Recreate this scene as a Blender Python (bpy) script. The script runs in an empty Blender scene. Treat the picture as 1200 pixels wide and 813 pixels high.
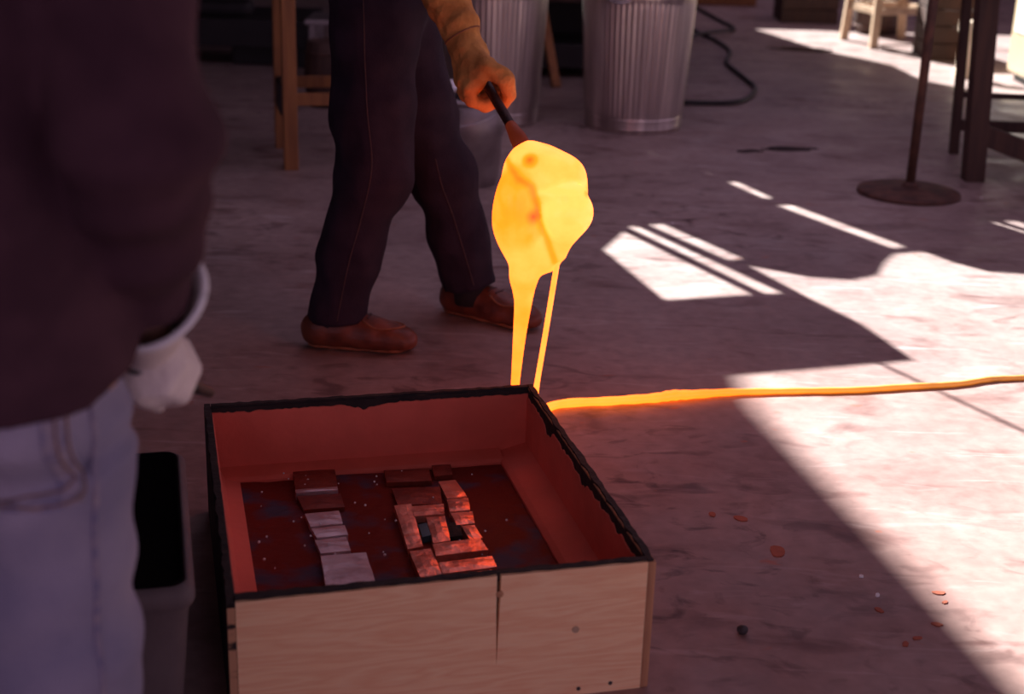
import bpy, bmesh, math, random
import numpy as np
from mathutils import Vector, Matrix, noise, geometry
from mathutils.bvhtree import BVHTree
random.seed(4)
PI = math.pi
C = bpy.context.scene.collection
sc = bpy.context.scene

# ------------------------------------------------------------------ camera
cam_d = bpy.data.cameras.new('camera'); cam = bpy.data.objects.new('camera', cam_d); C.objects.link(cam)
PITCH, ROLL, CAM_H = math.radians(19.65), math.radians(1.82), 1.337
right = Vector((1, 0, 0)); fwd = Vector((0, math.cos(PITCH), -math.sin(PITCH))); down = Vector((0, -math.sin(PITCH), -math.cos(PITCH)))
rx = right * math.cos(ROLL) - down * math.sin(ROLL); dn = right * math.sin(ROLL) + down * math.cos(ROLL)
cam.matrix_world = Matrix(((rx.x, -dn.x, -fwd.x, 0), (rx.y, -dn.y, -fwd.y, 0), (rx.z, -dn.z, -fwd.z, CAM_H), (0, 0, 0, 1)))
cam_d.sensor_width = 36; cam_d.lens = 36 * 1679 / 1200; cam_d.clip_start = .02
cam_d.dof.use_dof = True; cam_d.dof.focus_distance = 3.0; cam_d.dof.aperture_fstop = 3.2
sc.camera = cam

# ------------------------------------------------------------------ sky, sun, exposure
w = bpy.data.worlds.new('sky'); sc.world = w; w.use_nodes = True
bg = w.node_tree.nodes['Background']; bg.inputs[0].default_value = (.58, .395, .57, 1); bg.inputs[1].default_value = .95
SUN_AZ, SUN_EL = math.radians(28.5), math.radians(38)
sun_vec = Vector((-math.sin(SUN_AZ) * math.cos(SUN_EL), math.cos(SUN_AZ) * math.cos(SUN_EL), math.sin(SUN_EL)))
sd = bpy.data.lights.new('sun', 'SUN'); sd.energy = 20; sd.angle = math.radians(.42); sd.color = (1, .98, .95)
so = bpy.data.objects.new('sun', sd); C.objects.link(so); so.rotation_euler = sun_vec.to_track_quat('Z', 'Y').to_euler(); so.location = (-4, 8, 9)
vs = sc.view_settings; vs.view_transform = 'Standard'; vs.look = 'None'; vs.exposure = 0; vs.gamma = 1; vs.use_curve_mapping = False

# ------------------------------------------------------------------ materials
def mat(name, c1, c2=None, rough=.7, metal=0., scale=8., stretch=(1, 1, 1), bump=.0, bscale=None, detail=5, spec=.5, lo=.35, hi=.65, emit=None, estr=0):
    m = bpy.data.materials.new(name); m.use_nodes = True
    nt = m.node_tree; N = nt.nodes; L = nt.links; b = N['Principled BSDF']
    b.inputs['Roughness'].default_value = rough; b.inputs['Metallic'].default_value = metal; b.inputs['Specular IOR Level'].default_value = spec
    c2 = c2 or tuple(x * .75 for x in c1)
    tc = N.new('ShaderNodeTexCoord'); mp = N.new('ShaderNodeMapping'); mp.inputs['Scale'].default_value = stretch
    L.new(tc.outputs['Object'], mp.inputs[0])
    nz = N.new('ShaderNodeTexNoise'); nz.inputs['Scale'].default_value = scale; nz.inputs['Detail'].default_value = detail
    L.new(mp.outputs[0], nz.inputs[0])
    cr = N.new('ShaderNodeValToRGB'); cr.color_ramp.elements[0].position = lo; cr.color_ramp.elements[1].position = hi
    cr.color_ramp.elements[0].color = (*c1, 1); cr.color_ramp.elements[1].color = (*c2, 1)
    L.new(nz.outputs[0], cr.inputs[0]); L.new(cr.outputs[0], b.inputs['Base Color'])
    if bump:
        n2 = N.new('ShaderNodeTexNoise'); n2.inputs['Scale'].default_value = bscale or scale * 3; n2.inputs['Detail'].default_value = 4
        L.new(mp.outputs[0], n2.inputs[0])
        bp = N.new('ShaderNodeBump'); bp.inputs['Strength'].default_value = bump; bp.inputs['Distance'].default_value = .01
        L.new(n2.outputs[0], bp.inputs['Height']); L.new(bp.outputs[0], b.inputs['Normal'])
    if emit:
        b.inputs['Emission Color'].default_value = (*emit, 1); b.inputs['Emission Strength'].default_value = estr
    return m

def floor_material():
    m = bpy.data.materials.new('worn concrete'); m.use_nodes = True
    nt = m.node_tree; N = nt.nodes; L = nt.links; b = N['Principled BSDF']
    tc = N.new('ShaderNodeTexCoord')
    def nz(scale, detail=6, dist=0., stretch=None):
        n = N.new('ShaderNodeTexNoise'); n.inputs['Scale'].default_value = scale; n.inputs['Detail'].default_value = detail; n.inputs['Distortion'].default_value = dist
        if stretch:
            mp = N.new('ShaderNodeMapping'); mp.inputs['Scale'].default_value = stretch; mp.inputs['Rotation'].default_value = (0, 0, .5)
            L.new(tc.outputs['Object'], mp.inputs[0]); L.new(mp.outputs[0], n.inputs[0])
        else: L.new(tc.outputs['Object'], n.inputs[0])
        return n
    def ramp(n, p0, c0, p1, c1):
        r = N.new('ShaderNodeValToRGB'); e = r.color_ramp.elements
        e[0].position = p0; e[0].color = (*c0, 1); e[1].position = p1; e[1].color = (*c1, 1); L.new(n.outputs[0], r.inputs[0]); return r
    def mix(kind, fac, a, bb):
        x = N.new('ShaderNodeMix'); x.data_type = 'RGBA'; x.blend_type = kind
        if isinstance(fac, float): x.inputs[0].default_value = fac
        else: L.new(fac, x.inputs[0])
        L.new(a, x.inputs[6])
        if isinstance(bb, tuple): x.inputs[7].default_value = (*bb, 1)
        else: L.new(bb, x.inputs[7])
        return x.outputs[2]
    base = ramp(nz(1.6, 8, .4), .3, (.275, .203, .196), .72, (.40, .312, .292)).outputs[0]
    fine = ramp(nz(26, 6), .3, (.78, .76, .75), .7, (1.1, 1.08, 1.06)).outputs[0]
    c = mix('MULTIPLY', .8, base, fine)
    grime = ramp(nz(3.2, 7, .8, (1, 2.2, 1)), .56, (0, 0, 0), .72, (1, 1, 1)).outputs[0]
    c = mix('MULTIPLY', grime, c, (.55, .45, .45))
    spots = ramp(nz(7.5, 8, 1.2, (1, 1.7, 1)), .55, (0, 0, 0), .66, (1, 1, 1)).outputs[0]
    zone = ramp(nz(.55, 2), .42, (0, 0, 0), .62, (1, 1, 1)).outputs[0]
    c = mix('MULTIPLY', mix('MULTIPLY', 1.0, spots, zone), c, (.30, .22, .22))
    scuff = ramp(nz(5.5, 9, 1.5, (.5, 2.4, 1)), .60, (0, 0, 0), .78, (.6, .6, .6)).outputs[0]
    c = mix('MIX', scuff, c, (.56, .49, .48))
    rust = ramp(nz(9, 5, .5, (1, 2.0, 1)), .69, (0, 0, 0), .76, (1, 1, 1)).outputs[0]
    c = mix('MIX', rust, c, (.40, .14, .085))
    # concrete tinted redder towards the casting box, fading with distance
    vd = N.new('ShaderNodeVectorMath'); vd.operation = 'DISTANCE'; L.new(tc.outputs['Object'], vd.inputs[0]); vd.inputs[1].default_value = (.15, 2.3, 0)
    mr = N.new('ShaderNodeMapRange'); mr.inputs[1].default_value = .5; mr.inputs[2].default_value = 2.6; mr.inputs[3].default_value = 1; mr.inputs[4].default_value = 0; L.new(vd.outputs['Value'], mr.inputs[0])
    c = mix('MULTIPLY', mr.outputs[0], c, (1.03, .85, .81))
    L.new(c, b.inputs['Base Color'])
    rr = ramp(nz(4, 6, .5), .35, (.34,) * 3, .65, (.62,) * 3); L.new(rr.outputs[0], b.inputs['Roughness'])
    bp = N.new('ShaderNodeBump'); bp.inputs['Strength'].default_value = .22; bp.inputs['Distance'].default_value = .01
    L.new(nz(14, 8, .3).outputs[0], bp.inputs['Height']); L.new(bp.outputs[0], b.inputs['Normal'])
    b.inputs['Specular IOR Level'].default_value = .35
    return m

def plywood_material():
    m = bpy.data.materials.new('plywood'); m.use_nodes = True
    nt = m.node_tree; N = nt.nodes; L = nt.links; b = N['Principled BSDF']; b.inputs['Roughness'].default_value = .6
    tc = N.new('ShaderNodeTexCoord'); mp = N.new('ShaderNodeMapping'); mp.inputs['Scale'].default_value = (1.4, 1.4, 13)
    L.new(tc.outputs['Object'], mp.inputs[0])
    n = N.new('ShaderNodeTexNoise'); n.inputs['Scale'].default_value = 1.7; n.inputs['Detail'].default_value = 3; L.new(mp.outputs[0], n.inputs[0])
    mu = N.new('ShaderNodeMath'); mu.operation = 'MULTIPLY'; mu.inputs[1].default_value = 9; L.new(n.outputs[0], mu.inputs[0])
    fr = N.new('ShaderNodeMath'); fr.operation = 'PINGPONG'; fr.inputs[1].default_value = .5; L.new(mu.outputs[0], fr.inputs[0])
    r = N.new('ShaderNodeValToRGB'); e = r.color_ramp.elements
    e[0].position = 0; e[0].color = (.93, .53, .29, 1); e[1].position = .5; e[1].color = (1.0, .66, .38, 1); L.new(fr.outputs[0], r.inputs[0])
    f = N.new('ShaderNodeTexNoise'); f.inputs['Scale'].default_value = 30; f.inputs['Detail'].default_value = 4; L.new(mp.outputs[0], f.inputs[0])
    x = N.new('ShaderNodeMix'); x.data_type = 'RGBA'; x.blend_type = 'OVERLAY'; x.inputs[0].default_value = .2
    L.new(r.outputs[0], x.inputs[6]); L.new(f.outputs[0], x.inputs[7]); L.new(x.outputs[2], b.inputs['Base Color'])
    return m

def heat_material(name, cool, hot, strength):
    m = bpy.data.materials.new(name); m.use_nodes = True
    nt = m.node_tree; N = nt.nodes; L = nt.links; b = N['Principled BSDF']
    a = N.new('ShaderNodeAttribute'); a.attribute_name = 'glow_level'
    tc = N.new('ShaderNodeTexCoord'); n = N.new('ShaderNodeTexNoise'); n.inputs['Scale'].default_value = 22; n.inputs['Detail'].default_value = 3
    L.new(tc.outputs['Object'], n.inputs[0])
    s = N.new('ShaderNodeMath'); s.operation = 'MULTIPLY_ADD'; s.inputs[1].default_value = .22; L.new(n.outputs[0], s.inputs[0])
    t = N.new('ShaderNodeMath'); t.operation = 'SUBTRACT'; t.inputs[1].default_value = .11; L.new(a.outputs['Fac'], t.inputs[0]); L.new(t.outputs[0], s.inputs[2])
    r = N.new('ShaderNodeValToRGB'); e = r.color_ramp.elements
    e[0].position = 0; e[0].color = (*cool[0], 1); e[1].position = 1; e[1].color = (*hot, 1)
    for i, cc in enumerate(cool[1:]):
        k = r.color_ramp.elements.new((i + 1) / len(cool)); k.color = (*cc, 1)
    L.new(s.outputs[0], r.inputs[0]); L.new(r.outputs[0], b.inputs['Emission Color'])
    b.inputs['Emission Strength'].default_value = strength
    b.inputs['Base Color'].default_value = (.25, .08, .02, 1); b.inputs['Roughness'].default_value = .25
    return m

M = {}
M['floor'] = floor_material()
M['ply'] = plywood_material()
M['ply_end'] = mat('plywood end grain', (.55, .28, .14), (.35, .16, .08), .7, scale=6, stretch=(14, 14, 1))
M['end_patchy'] = mat('scorched end grain', (.55, .30, .16), (.02, .014, .012), .8, scale=11, stretch=(1, 1, 3), lo=.50, hi=.58)
M['char'] = mat('charred wood', (.012, .009, .009), (.03, .02, .018), .85, scale=20, bump=.3)
M['char_edge'] = mat('scorched board edge', (.012, .009, .009), (.18, .09, .05), .85, scale=9, lo=.55, hi=.75)
M['red'] = mat('red oxide lining', (.86, .18, .12), (.70, .14, .09), .75, scale=7, bump=.25, bscale=40)
M['bed'] = mat('wet red bed', (.19, .026, .018), (.085, .07, .11), .5, scale=10, bump=.5, bscale=30, lo=.50, hi=.66, spec=.03)  # blue-grey patches are wet glints put into the colour
M['denim_dark'] = mat('dark denim', (.021, .014, .025), (.034, .022, .036), .9, scale=12, bump=.2, bscale=220, spec=.15)
M['denim_faded'] = mat('faded denim', (.24, .23, .33), (.36, .33, .42), .9, scale=7, bump=.3, bscale=260, spec=.15)
M['denim_seam'] = mat('faded denim seam', (.36, .31, .36), (.20, .19, .30), .9, scale=60, bump=.5, bscale=120, spec=.1)
M['stitch'] = mat('copper thread', (.30, .17, .12), (.2, .11, .09), .8, scale=50)
M['stitch_dim'] = mat('dull thread', (.075, .035, .036), (.05, .025, .03), .8, scale=50)
M['sweat'] = mat('maroon black fleece', (.055, .026, .036), (.080, .038, .050), .95, scale=14, bump=.25, bscale=160, spec=.1)
M['shirt'] = mat('navy work shirt', (.018, .02, .05), (.026, .028, .06), .9, scale=14, bump=.2, bscale=160, spec=.15)
M['skin'] = mat('skin', (.52, .30, .22), (.46, .25, .18), .5, scale=14, bump=.05, bscale=90)
M['hair'] = mat('brown hair', (.03, .018, .012), (.06, .035, .02), .6, scale=20, stretch=(1, 1, .1), bump=.5, bscale=80)
M['eye'] = mat('eye', (.7, .68, .66), (.6, .58, .56), .2)
M['glove_tan'] = mat('tan leather', (.74, .34, .10), (.46, .19, .055), .75, scale=16, bump=.8, bscale=40, spec=.2)
M['glove_white'] = mat('cream canvas', (.84, .76, .71), (.66, .58, .55), .9, scale=14, bump=.4, bscale=80, spec=.1)
M['shoe'] = mat('red brown leather', (.20, .05, .022), (.09, .022, .012), .45, scale=18, bump=.25, bscale=60)
M['sole'] = mat('shoe sole', (.30, .11, .05), (.20, .07, .035), .8, scale=20)
M['sock'] = mat('dark sock', (.02, .015, .018), None, .95)
M['galv'] = mat('galvanised steel', (.70, .62, .58), (.42, .36, .35), .34, .88, scale=26, stretch=(1, 1, .03), bump=.05, bscale=30)
M['galv_dull'] = mat('dull galvanised steel', (.40, .36, .37), (.26, .22, .23), .5, .85, scale=9, bump=.08, bscale=30)
M['steel'] = mat('bare steel', (.6, .58, .6), (.45, .43, .45), .25, 1., scale=14)
M['rust'] = mat('rusted steel', (.15, .07, .05), (.07, .035, .03), .7, .3, scale=16, bump=.3, bscale=70)
M['rod'] = mat('sooty iron', (.05, .022, .018), (.025, .012, .012), .55, .5, scale=30, bump=.2)
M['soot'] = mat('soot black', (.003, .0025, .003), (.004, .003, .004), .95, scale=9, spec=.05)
M['rod_hot'] = mat('red hot iron', (.06, .02, .015), (.04, .015, .012), .6, .3, scale=30, emit=(.16, .018, .005), estr=.5)
M['black'] = mat('black paint', (.008, .007, .009), (.014, .012, .014), .6, scale=9)
M['rubber'] = mat('black rubber', (.014, .011, .013), (.02, .017, .02), .55, scale=20)
M['wood'] = mat('honey pine', (.34, .14, .045), (.22, .085, .03), .65, scale=5, stretch=(6, 6, .7), bump=.1)
M['wood_pale'] = mat('pale pine', (.60, .44, .30), (.44, .30, .19), .7, scale=5, stretch=(6, 6, .7), bump=.1)
M['soot_wood'] = mat('soot dark wood', (.06, .020, .011), (.03, .011, .007), .8, scale=6)
M['wood_dark'] = mat('dark brown wood', (.075, .036, .026), (.045, .022, .018), .7, scale=6, stretch=(6, 6, .8), bump=.15)
M['cream'] = mat('cream enamel', (.60, .47, .29), (.54, .42, .27), .45, scale=4)
M['white'] = mat('white label', (.86, .86, .86), (.78, .78, .8), .6, scale=6)
M['brick'] = mat('pale firebrick', (.78, .66, .52), (.62, .48, .36), .9, scale=14, bump=.3)
M['canvas'] = mat('grey tub', (.16, .125, .125), (.11, .085, .09), .7, scale=7, bump=.3, bscale=16)
M['plate_grey'] = mat('pinkish pewter', (.80, .66, .68), (.50, .33, .34), .34, .45, scale=24, bump=.35, bscale=30)
M['plate_copper'] = mat('bright copper', (.92, .40, .28), (.62, .20, .13), .34, .6, scale=26, bump=.4, bscale=34)
M['plate_dark'] = mat('red filmed metal', (.30, .06, .035), (.17, .035, .025), .4, .5, scale=26, bump=.4, bscale=34)
M['teal'] = mat('blue green glass', (.06, .11, .13), (.04, .08, .10), .2, scale=20)
M['bead'] = mat('white glint bead', (.95, .95, .95), (.9, .9, .95), .12, .0)  # opaque white, a glint painted as base colour
M['roof'] = mat('weathered roof sheet', (.10, .085, .085), (.07, .06, .06), .8, scale=3)
M['wall'] = mat('dim block wall', (.16, .14, .15), (.11, .10, .11), .9, scale=3, bump=.2)
M['puddle'] = mat('oily wet patch', (.03, .02, .02), (.05, .035, .03), .08, scale=20, spec=.8)
M['stone'] = mat('dark pebble', (.03, .025, .03), (.06, .05, .05), .7, scale=40)
M['flake'] = mat('brick red flake', (.45, .12, .06), (.35, .09, .05), .8, scale=30)
M['glass_hot'] = heat_material('molten glass', [(.62, .085, .010), (1.7, .26, .012), (4.2, .46, .018)], (4.6, .80, .15), 1.0)
M['trail_hot'] = heat_material('cooling glass', [(.22, .07, .006), (.9, .24, .008), (2.6, .40, .014)], (3.6, .62, .05), 1.0)

M['trail_hot'].node_tree.nodes['Principled BSDF'].inputs['Base Color'].default_value = (.75, .36, .12, 1)

# ------------------------------------------------------------------ mesh helpers
def link(name, me, material, parent=None, smooth=True, label=None, cat=None, group=None, kind=None):
    o = bpy.data.objects.new(name, me); C.objects.link(o)
    if material: me.materials.clear(); me.materials.append(material)
    if smooth:
        for p in me.polygons: p.use_smooth = True
    if parent:
        o.parent = parent; o.matrix_parent_inverse = parent.matrix_world.inverted()
    tag(o, label, cat, group, kind); return o
def tag(o, label=None, cat=None, group=None, kind=None):
    for k, v in (('label', label), ('category', cat), ('group', group), ('kind', kind)):
        if v: o[k] = v
    return o
def thing(name, loc, label, cat, group=None, rz=0):
    o = bpy.data.objects.new(name, None); C.objects.link(o); o.empty_display_size = .1
    o.location = loc; o.rotation_euler = (0, 0, rz); o.matrix_world = Matrix.Translation(loc) @ Matrix.Rotation(rz, 4, 'Z')
    return tag(o, label, cat, group)
def mesh(verts, faces, name='mesh'):
    me = bpy.data.meshes.new(name); me.from_pydata([tuple(v) for v in verts], [], [tuple(f) for f in faces]); me.validate(); me.update(); return me
def from_bm(bm, name='mesh'):
    bmesh.ops.recalc_face_normals(bm, faces=bm.faces); me = bpy.data.meshes.new(name); bm.to_mesh(me); bm.free(); return me
def box(lo, hi, T=None, bevel=.004):
    bm = bmesh.new(); bmesh.ops.create_cube(bm, size=1)
    for v in bm.verts:
        v.co = Vector([lo[i] + (v.co[i] + .5) * (hi[i] - lo[i]) for i in range(3)])
    if bevel: bmesh.ops.bevel(bm, geom=list(bm.edges), offset=bevel, segments=2, affect='EDGES', profile=.6)
    if T is not None: bm.transform(T)
    return from_bm(bm)
def bar(a, b, wd, ht, bevel=.004, up=(0, 0, 1)):
    a, b = Vector(a), Vector(b); d = b - a; z = d.normalized(); u = Vector(up)
    if abs(z.dot(u)) > .95: u = Vector((0, 1, 0))
    x = u.cross(z).normalized(); y = z.cross(x)
    T = Matrix(((x.x, y.x, z.x, a.x), (x.y, y.y, z.y, a.y), (x.z, y.z, z.z, a.z), (0, 0, 0, 1)))
    return box((-wd / 2, -ht / 2, 0), (wd / 2, ht / 2, d.length), T, bevel)
def lathe(prof, seg=48, center=(0, 0, 0), mod=None, T=None):
    vs_, fs = [], []; n = len(prof)
    for j in range(seg):
        a = 2 * PI * j / seg
        for i, (r, z) in enumerate(prof):
            rr = r + (mod(a, z) if mod else 0)
            vs_.append(Vector((center[0] + rr * math.cos(a), center[1] + rr * math.sin(a), center[2] + z)))
    for j in range(seg):
        k = (j + 1) % seg
        for i in range(n - 1): fs.append((j * n + i, k * n + i, k * n + i + 1, j * n + i + 1))
    if T is not None: vs_ = [T @ v for v in vs_]
    me = mesh(vs_, fs); bm = bmesh.new(); bm.from_mesh(me); bmesh.ops.remove_doubles(bm, verts=bm.verts, dist=1e-5); return from_bm(bm)
def spline(pts, n=8):
    pts = [Vector(p) for p in pts]; out = []
    for i in range(len(pts) - 1):
        p0, p1, p2, p3 = pts[max(i - 1, 0)], pts[i], pts[i + 1], pts[min(i + 2, len(pts) - 1)]
        for k in range(n):
            t = k / n
            out.append(.5 * (2 * p1 + (p2 - p0) * t + (2 * p0 - 5 * p1 + 4 * p2 - p3) * t * t + (3 * p1 - p0 - 3 * p2 + p3) * t ** 3))
    out.append(pts[-1]); return out
def tube(pts, r, seg=10, attr=None):
    pts = [Vector(p) for p in pts]; n = len(pts)
    rr = r if callable(r) else (lambda t: r)
    vs_, fs, hv = [], [], []; prev = None
    for i, p in enumerate(pts):
        t = (pts[min(i + 1, n - 1)] - pts[max(i - 1, 0)]).normalized()
        x = prev - t * prev.dot(t) if prev else (Vector((0, 0, 1)) if abs(t.z) < .9 else Vector((1, 0, 0))).cross(t)
        x.normalize(); prev = x; y = t.cross(x); R = rr(i / (n - 1))
        for j in range(seg):
            a = 2 * PI * j / seg; vs_.append(p + (x * math.cos(a) + y * math.sin(a)) * R); hv.append(i / (n - 1))
    for i in range(n - 1):
        for j in range(seg):
            k = (j + 1) % seg; fs.append((i * seg + j, i * seg + k, (i + 1) * seg + k, (i + 1) * seg + j))
    fs.append(tuple(range(seg))[::-1]); fs.append(tuple((n - 1) * seg + j for j in range(seg)))
    me = mesh(vs_, fs)
    if attr: set_heat(me, [attr(t, Vector(v)) for t, v in zip(hv, vs_)])
    return me
def set_heat(me, vals):
    a = me.attributes.new('glow_level', 'FLOAT', 'POINT'); a.data.foreach_set('value', [float(x) for x in vals])
def prism(poly, z0, z1, T=None):
    n = len(poly); v = [Vector((x, y, z0)) for x, y in poly] + [Vector((x, y, z1)) for x, y in poly]
    f = [tuple(range(n))[::-1], tuple(range(n, 2 * n))] + [(i, (i + 1) % n, n + (i + 1) % n, n + i) for i in range(n)]
    if T is not None: v = [T @ q for q in v]
    bm = bmesh.new(); bm.from_mesh(mesh(v, f)); return from_bm(bm)
def loft(rings, seg=28, thick=.004):
    vs_, fs = [], []; n = len(rings)
    for (c, u, v) in rings:
        c, u, v = Vector(c), Vector(u), Vector(v)
        for j in range(seg):
            a = 2 * PI * j / seg; vs_.append(c + u * math.cos(a) + v * math.sin(a))
    for i in range(n - 1):
        for j in range(seg):
            k = (j + 1) % seg; fs.append((i * seg + j, i * seg + k, (i + 1) * seg + k, (i + 1) * seg + j))
    # inner skin
    off = len(vs_)
    for (c, u, v) in rings:
        c, u, v = Vector(c), Vector(u), Vector(v); su, sv = 1 - thick / u.length, 1 - thick / v.length
        for j in range(seg):
            a = 2 * PI * j / seg; vs_.append(c + u * math.cos(a) * su + v * math.sin(a) * sv)
    for i in range(n - 1):
        for j in range(seg):
            k = (j + 1) % seg; fs.append((off + i * seg + j, off + (i + 1) * seg + j, off + (i + 1) * seg + k, off + i * seg + k))
    for i in (0, n - 1):
        for j in range(seg):
            k = (j + 1) % seg; q = (i * seg + j, off + i * seg + j, off + i * seg + k, i * seg + k); fs.append(q if i == 0 else q[::-1])
    return mesh(vs_, fs)

# ------------------------------------------------------------------ implicit surfaces (one continuous skin from joints and radii)
def rc(P, a, b, r1, r2):
    a, b = np.array(a, np.float32), np.array(b, np.float32); ba = b - a; pa = P - a
    h = np.clip((pa @ ba) / max(float(ba @ ba), 1e-9), 0, 1)
    return np.linalg.norm(pa - h[..., None] * ba, axis=-1) - (r1 + (r2 - r1) * h)
def chain(P, pts, rs, k=.02):
    d = None
    for i in range(len(pts) - 1):
        e = rc(P, pts[i], pts[i + 1], rs[i], rs[i + 1]); d = e if d is None else smin(d, e, k)
    return d
def el(P, c, r, R=None):
    q = P - np.array(c, np.float32)
    if R is not None: q = q @ np.array(R, np.float32).T      # rows of R are the local axes
    r = np.array(r, np.float32); k0 = np.linalg.norm(q / r, axis=-1); k1 = np.linalg.norm(q / (r * r), axis=-1) + 1e-6
    return k0 * (k0 - 1) / k1
def rbox(P, c, hs, rad, R=None):
    q = P - np.array(c, np.float32)
    if R is not None: q = q @ np.array(R, np.float32).T
    q = np.abs(q) - np.array(hs, np.float32) + rad
    return np.linalg.norm(np.maximum(q, 0), axis=-1) + np.minimum(q.max(-1), 0) - rad
def smin(a, b, k):
    h = np.clip(.5 + .5 * (b - a) / k, 0, 1); return b + (a - b) * h - k * h * (1 - h)
def plane(P, c, n):
    n = np.array(n, np.float32); n = n / np.linalg.norm(n); return (P - np.array(c, np.float32)) @ n
def surf(sdf, lo, hi, vox, smooth=1):
    n = [int((hi[i] - lo[i]) / vox) + 2 for i in range(3)]
    ax = [np.float32(lo[i]) + np.arange(n[i], dtype=np.float32) * np.float32(vox) for i in range(3)]
    D = np.empty(n, np.float32); step = max(1, int(250000 / (n[1] * n[2])))
    for s in range(0, n[0], step):
        G = np.stack(np.meshgrid(ax[0][s:s + step], ax[1], ax[2], indexing='ij'), -1); D[s:s + step] = sdf(G)
    D[0] = D[-1] = 1; D[:, 0] = D[:, -1] = 1; D[:, :, 0] = D[:, :, -1] = 1
    S = D < 0; m = [k - 1 for k in n]
    acc = np.zeros((*m, 3), np.float32); cnt = np.zeros(m, np.float32)
    for axis in range(3):
        o = [i for i in range(3) if i != axis]
        for b0 in (0, 1):
            for b1 in (0, 1):
                st = [0, 0, 0]; st[o[0]] = b0; st[o[1]] = b1
                sl = tuple(slice(st[i], st[i] + m[i]) for i in range(3)); st[axis] = 1
                s2 = tuple(slice(st[i], st[i] + m[i]) for i in range(3))
                d0, d1 = D[sl], D[s2]; x = (d0 < 0) != (d1 < 0)
                t = np.where(x, d0 / np.where(x, d0 - d1, 1), 0)
                acc[..., axis] += t * x; acc[..., o[0]] += b0 * x; acc[..., o[1]] += b1 * x; cnt += x
    act = cnt > 0; idx = -np.ones(m, np.int64); idx[act] = np.arange(act.sum())
    ii = np.argwhere(act); V = (ii + acc[act] / cnt[act][:, None]) * vox + np.array(lo)
    F = []
    for axis in range(3):
        o = [(axis + 1) % 3, (axis + 2) % 3]
        s1 = [slice(None)] * 3; s2 = [slice(None)] * 3; s1[axis] = slice(0, -1); s2[axis] = slice(1, None)
        a, b = S[tuple(s1)], S[tuple(s2)]; e = np.argwhere(a != b); fl = a[a != b]
        keep = (e[:, o[0]] > 0) & (e[:, o[1]] > 0) & (e[:, o[0]] < m[o[0]]) & (e[:, o[1]] < m[o[1]]); e = e[keep]; fl = fl[keep]
        q = []
        for d0, d1 in ((-1, -1), (0, -1), (0, 0), (-1, 0)):
            c = e.copy(); c[:, o[0]] += d0; c[:, o[1]] += d1; q.append(idx[c[:, 0], c[:, 1], c[:, 2]])
        q = np.stack(q, 1); q[~fl] = q[~fl][:, ::-1]; F.append(q)
    F = np.concatenate(F)
    for _ in range(smooth):
        s = np.zeros_like(V); k = np.zeros(len(V))
        for a, b in ((0, 1), (1, 2), (2, 3), (3, 0)):
            np.add.at(s, F[:, a], V[F[:, b]]); np.add.at(s, F[:, b], V[F[:, a]]); np.add.at(k, F[:, a], 1); np.add.at(k, F[:, b], 1)
        V = V * .5 + .5 * s / np.maximum(k, 1)[:, None]
    me = bpy.data.meshes.new('mesh'); me.from_pydata(V.tolist(), [], F.tolist()); me.update(); return me
def wob(P, f, seed=0.):
    x, y, z = P[..., 0] * f + seed, P[..., 1] * f + seed * 1.7, P[..., 2] * f - seed
    return (np.sin(x + 1.3 * np.sin(y * .9 + z * .6)) + np.sin(z * 1.2 + 1.7 * np.sin(x * .8 - y))) * .5
def bvh_of(me):
    return BVHTree.FromPolygons([v.co[:] for v in me.vertices], [p.vertices[:] for p in me.polygons])
def on_surface(bvh, pts, d, off=.002):
    d = Vector(d).normalized(); out = []
    for p in pts:
        h = bvh.ray_cast(Vector(p) - d * .5, d)
        out.append((h[0] + h[1] * off) if h[0] else Vector(p))
    return out

# ================================================================== THE SETTING
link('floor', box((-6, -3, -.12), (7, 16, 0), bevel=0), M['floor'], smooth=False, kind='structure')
link('wall_left', box((-5.3, -1, 0), (-5.1, 15.6, 2.5), bevel=0), M['wall'], smooth=False, kind='structure')
link('wall_back', box((-5.3, 15.6, 0), (7, 15.8, 2.5), bevel=0), M['wall'], smooth=False, kind='structure')
ROOF = 2.5; cot = 1 / math.tan(SUN_EL); SH = (-math.sin(SUN_AZ) * cot, math.cos(SUN_AZ) * cot)
def lift(poly, z): return [(x + SH[0] * z, y + SH[1] * z) for x, y in poly]
sun_holes = [  # unseen roof holes, shaped by the sun patches they drop on the floor
    [(.30, 3.64), (.57, 3.60), (1.10, 3.77), (1.02, 4.08), (.91, 4.32), (.77, 4.66), (.95, 4.55), (1.09, 4.53), (1.19, 4.60), (1.25, 4.76), (1.31, 4.87), (1.42, 4.91), (1.49, 4.78), (1.58, 4.68), (1.72, 4.66), (2.6, 4.5), (4.2, 3.6), (4.2, .6), (.75, .6), (.55, 2.1), (.3, 3.3)],
    [(.29, 4.80), (.375, 5.05), (.745, 4.31), (.46, 4.22)],
    [(.395, 5.12), (.425, 5.14), (.845, 4.335), (.79, 4.32)],
    [(.475, 5.16), (.525, 5.18), (.775, 4.72), (.725, 4.69)],
    [(.865, 5.90), (.905, 5.92), (1.02, 5.62), (.985, 5.60)],
    [(1.01, 5.52), (1.065, 5.54), (1.385, 4.94), (1.335, 4.91)],
    [(1.76, 11.15), (2.07, 10.05), (2.28, 9.70), (2.40, 9.44), (2.44, 8.87), (2.66, 8.55), (2.92, 8.26), (4.8, 7.0), (5.6, 8.5), (4.6, 11.3)],
    [(.580, 6.473), (.627, 6.498), (.865, 6.060), (.818, 6.035)],
    [(1.80, 5.36), (1.90, 5.40), (1.99, 5.22), (1.90, 5.18)],
]
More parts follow.
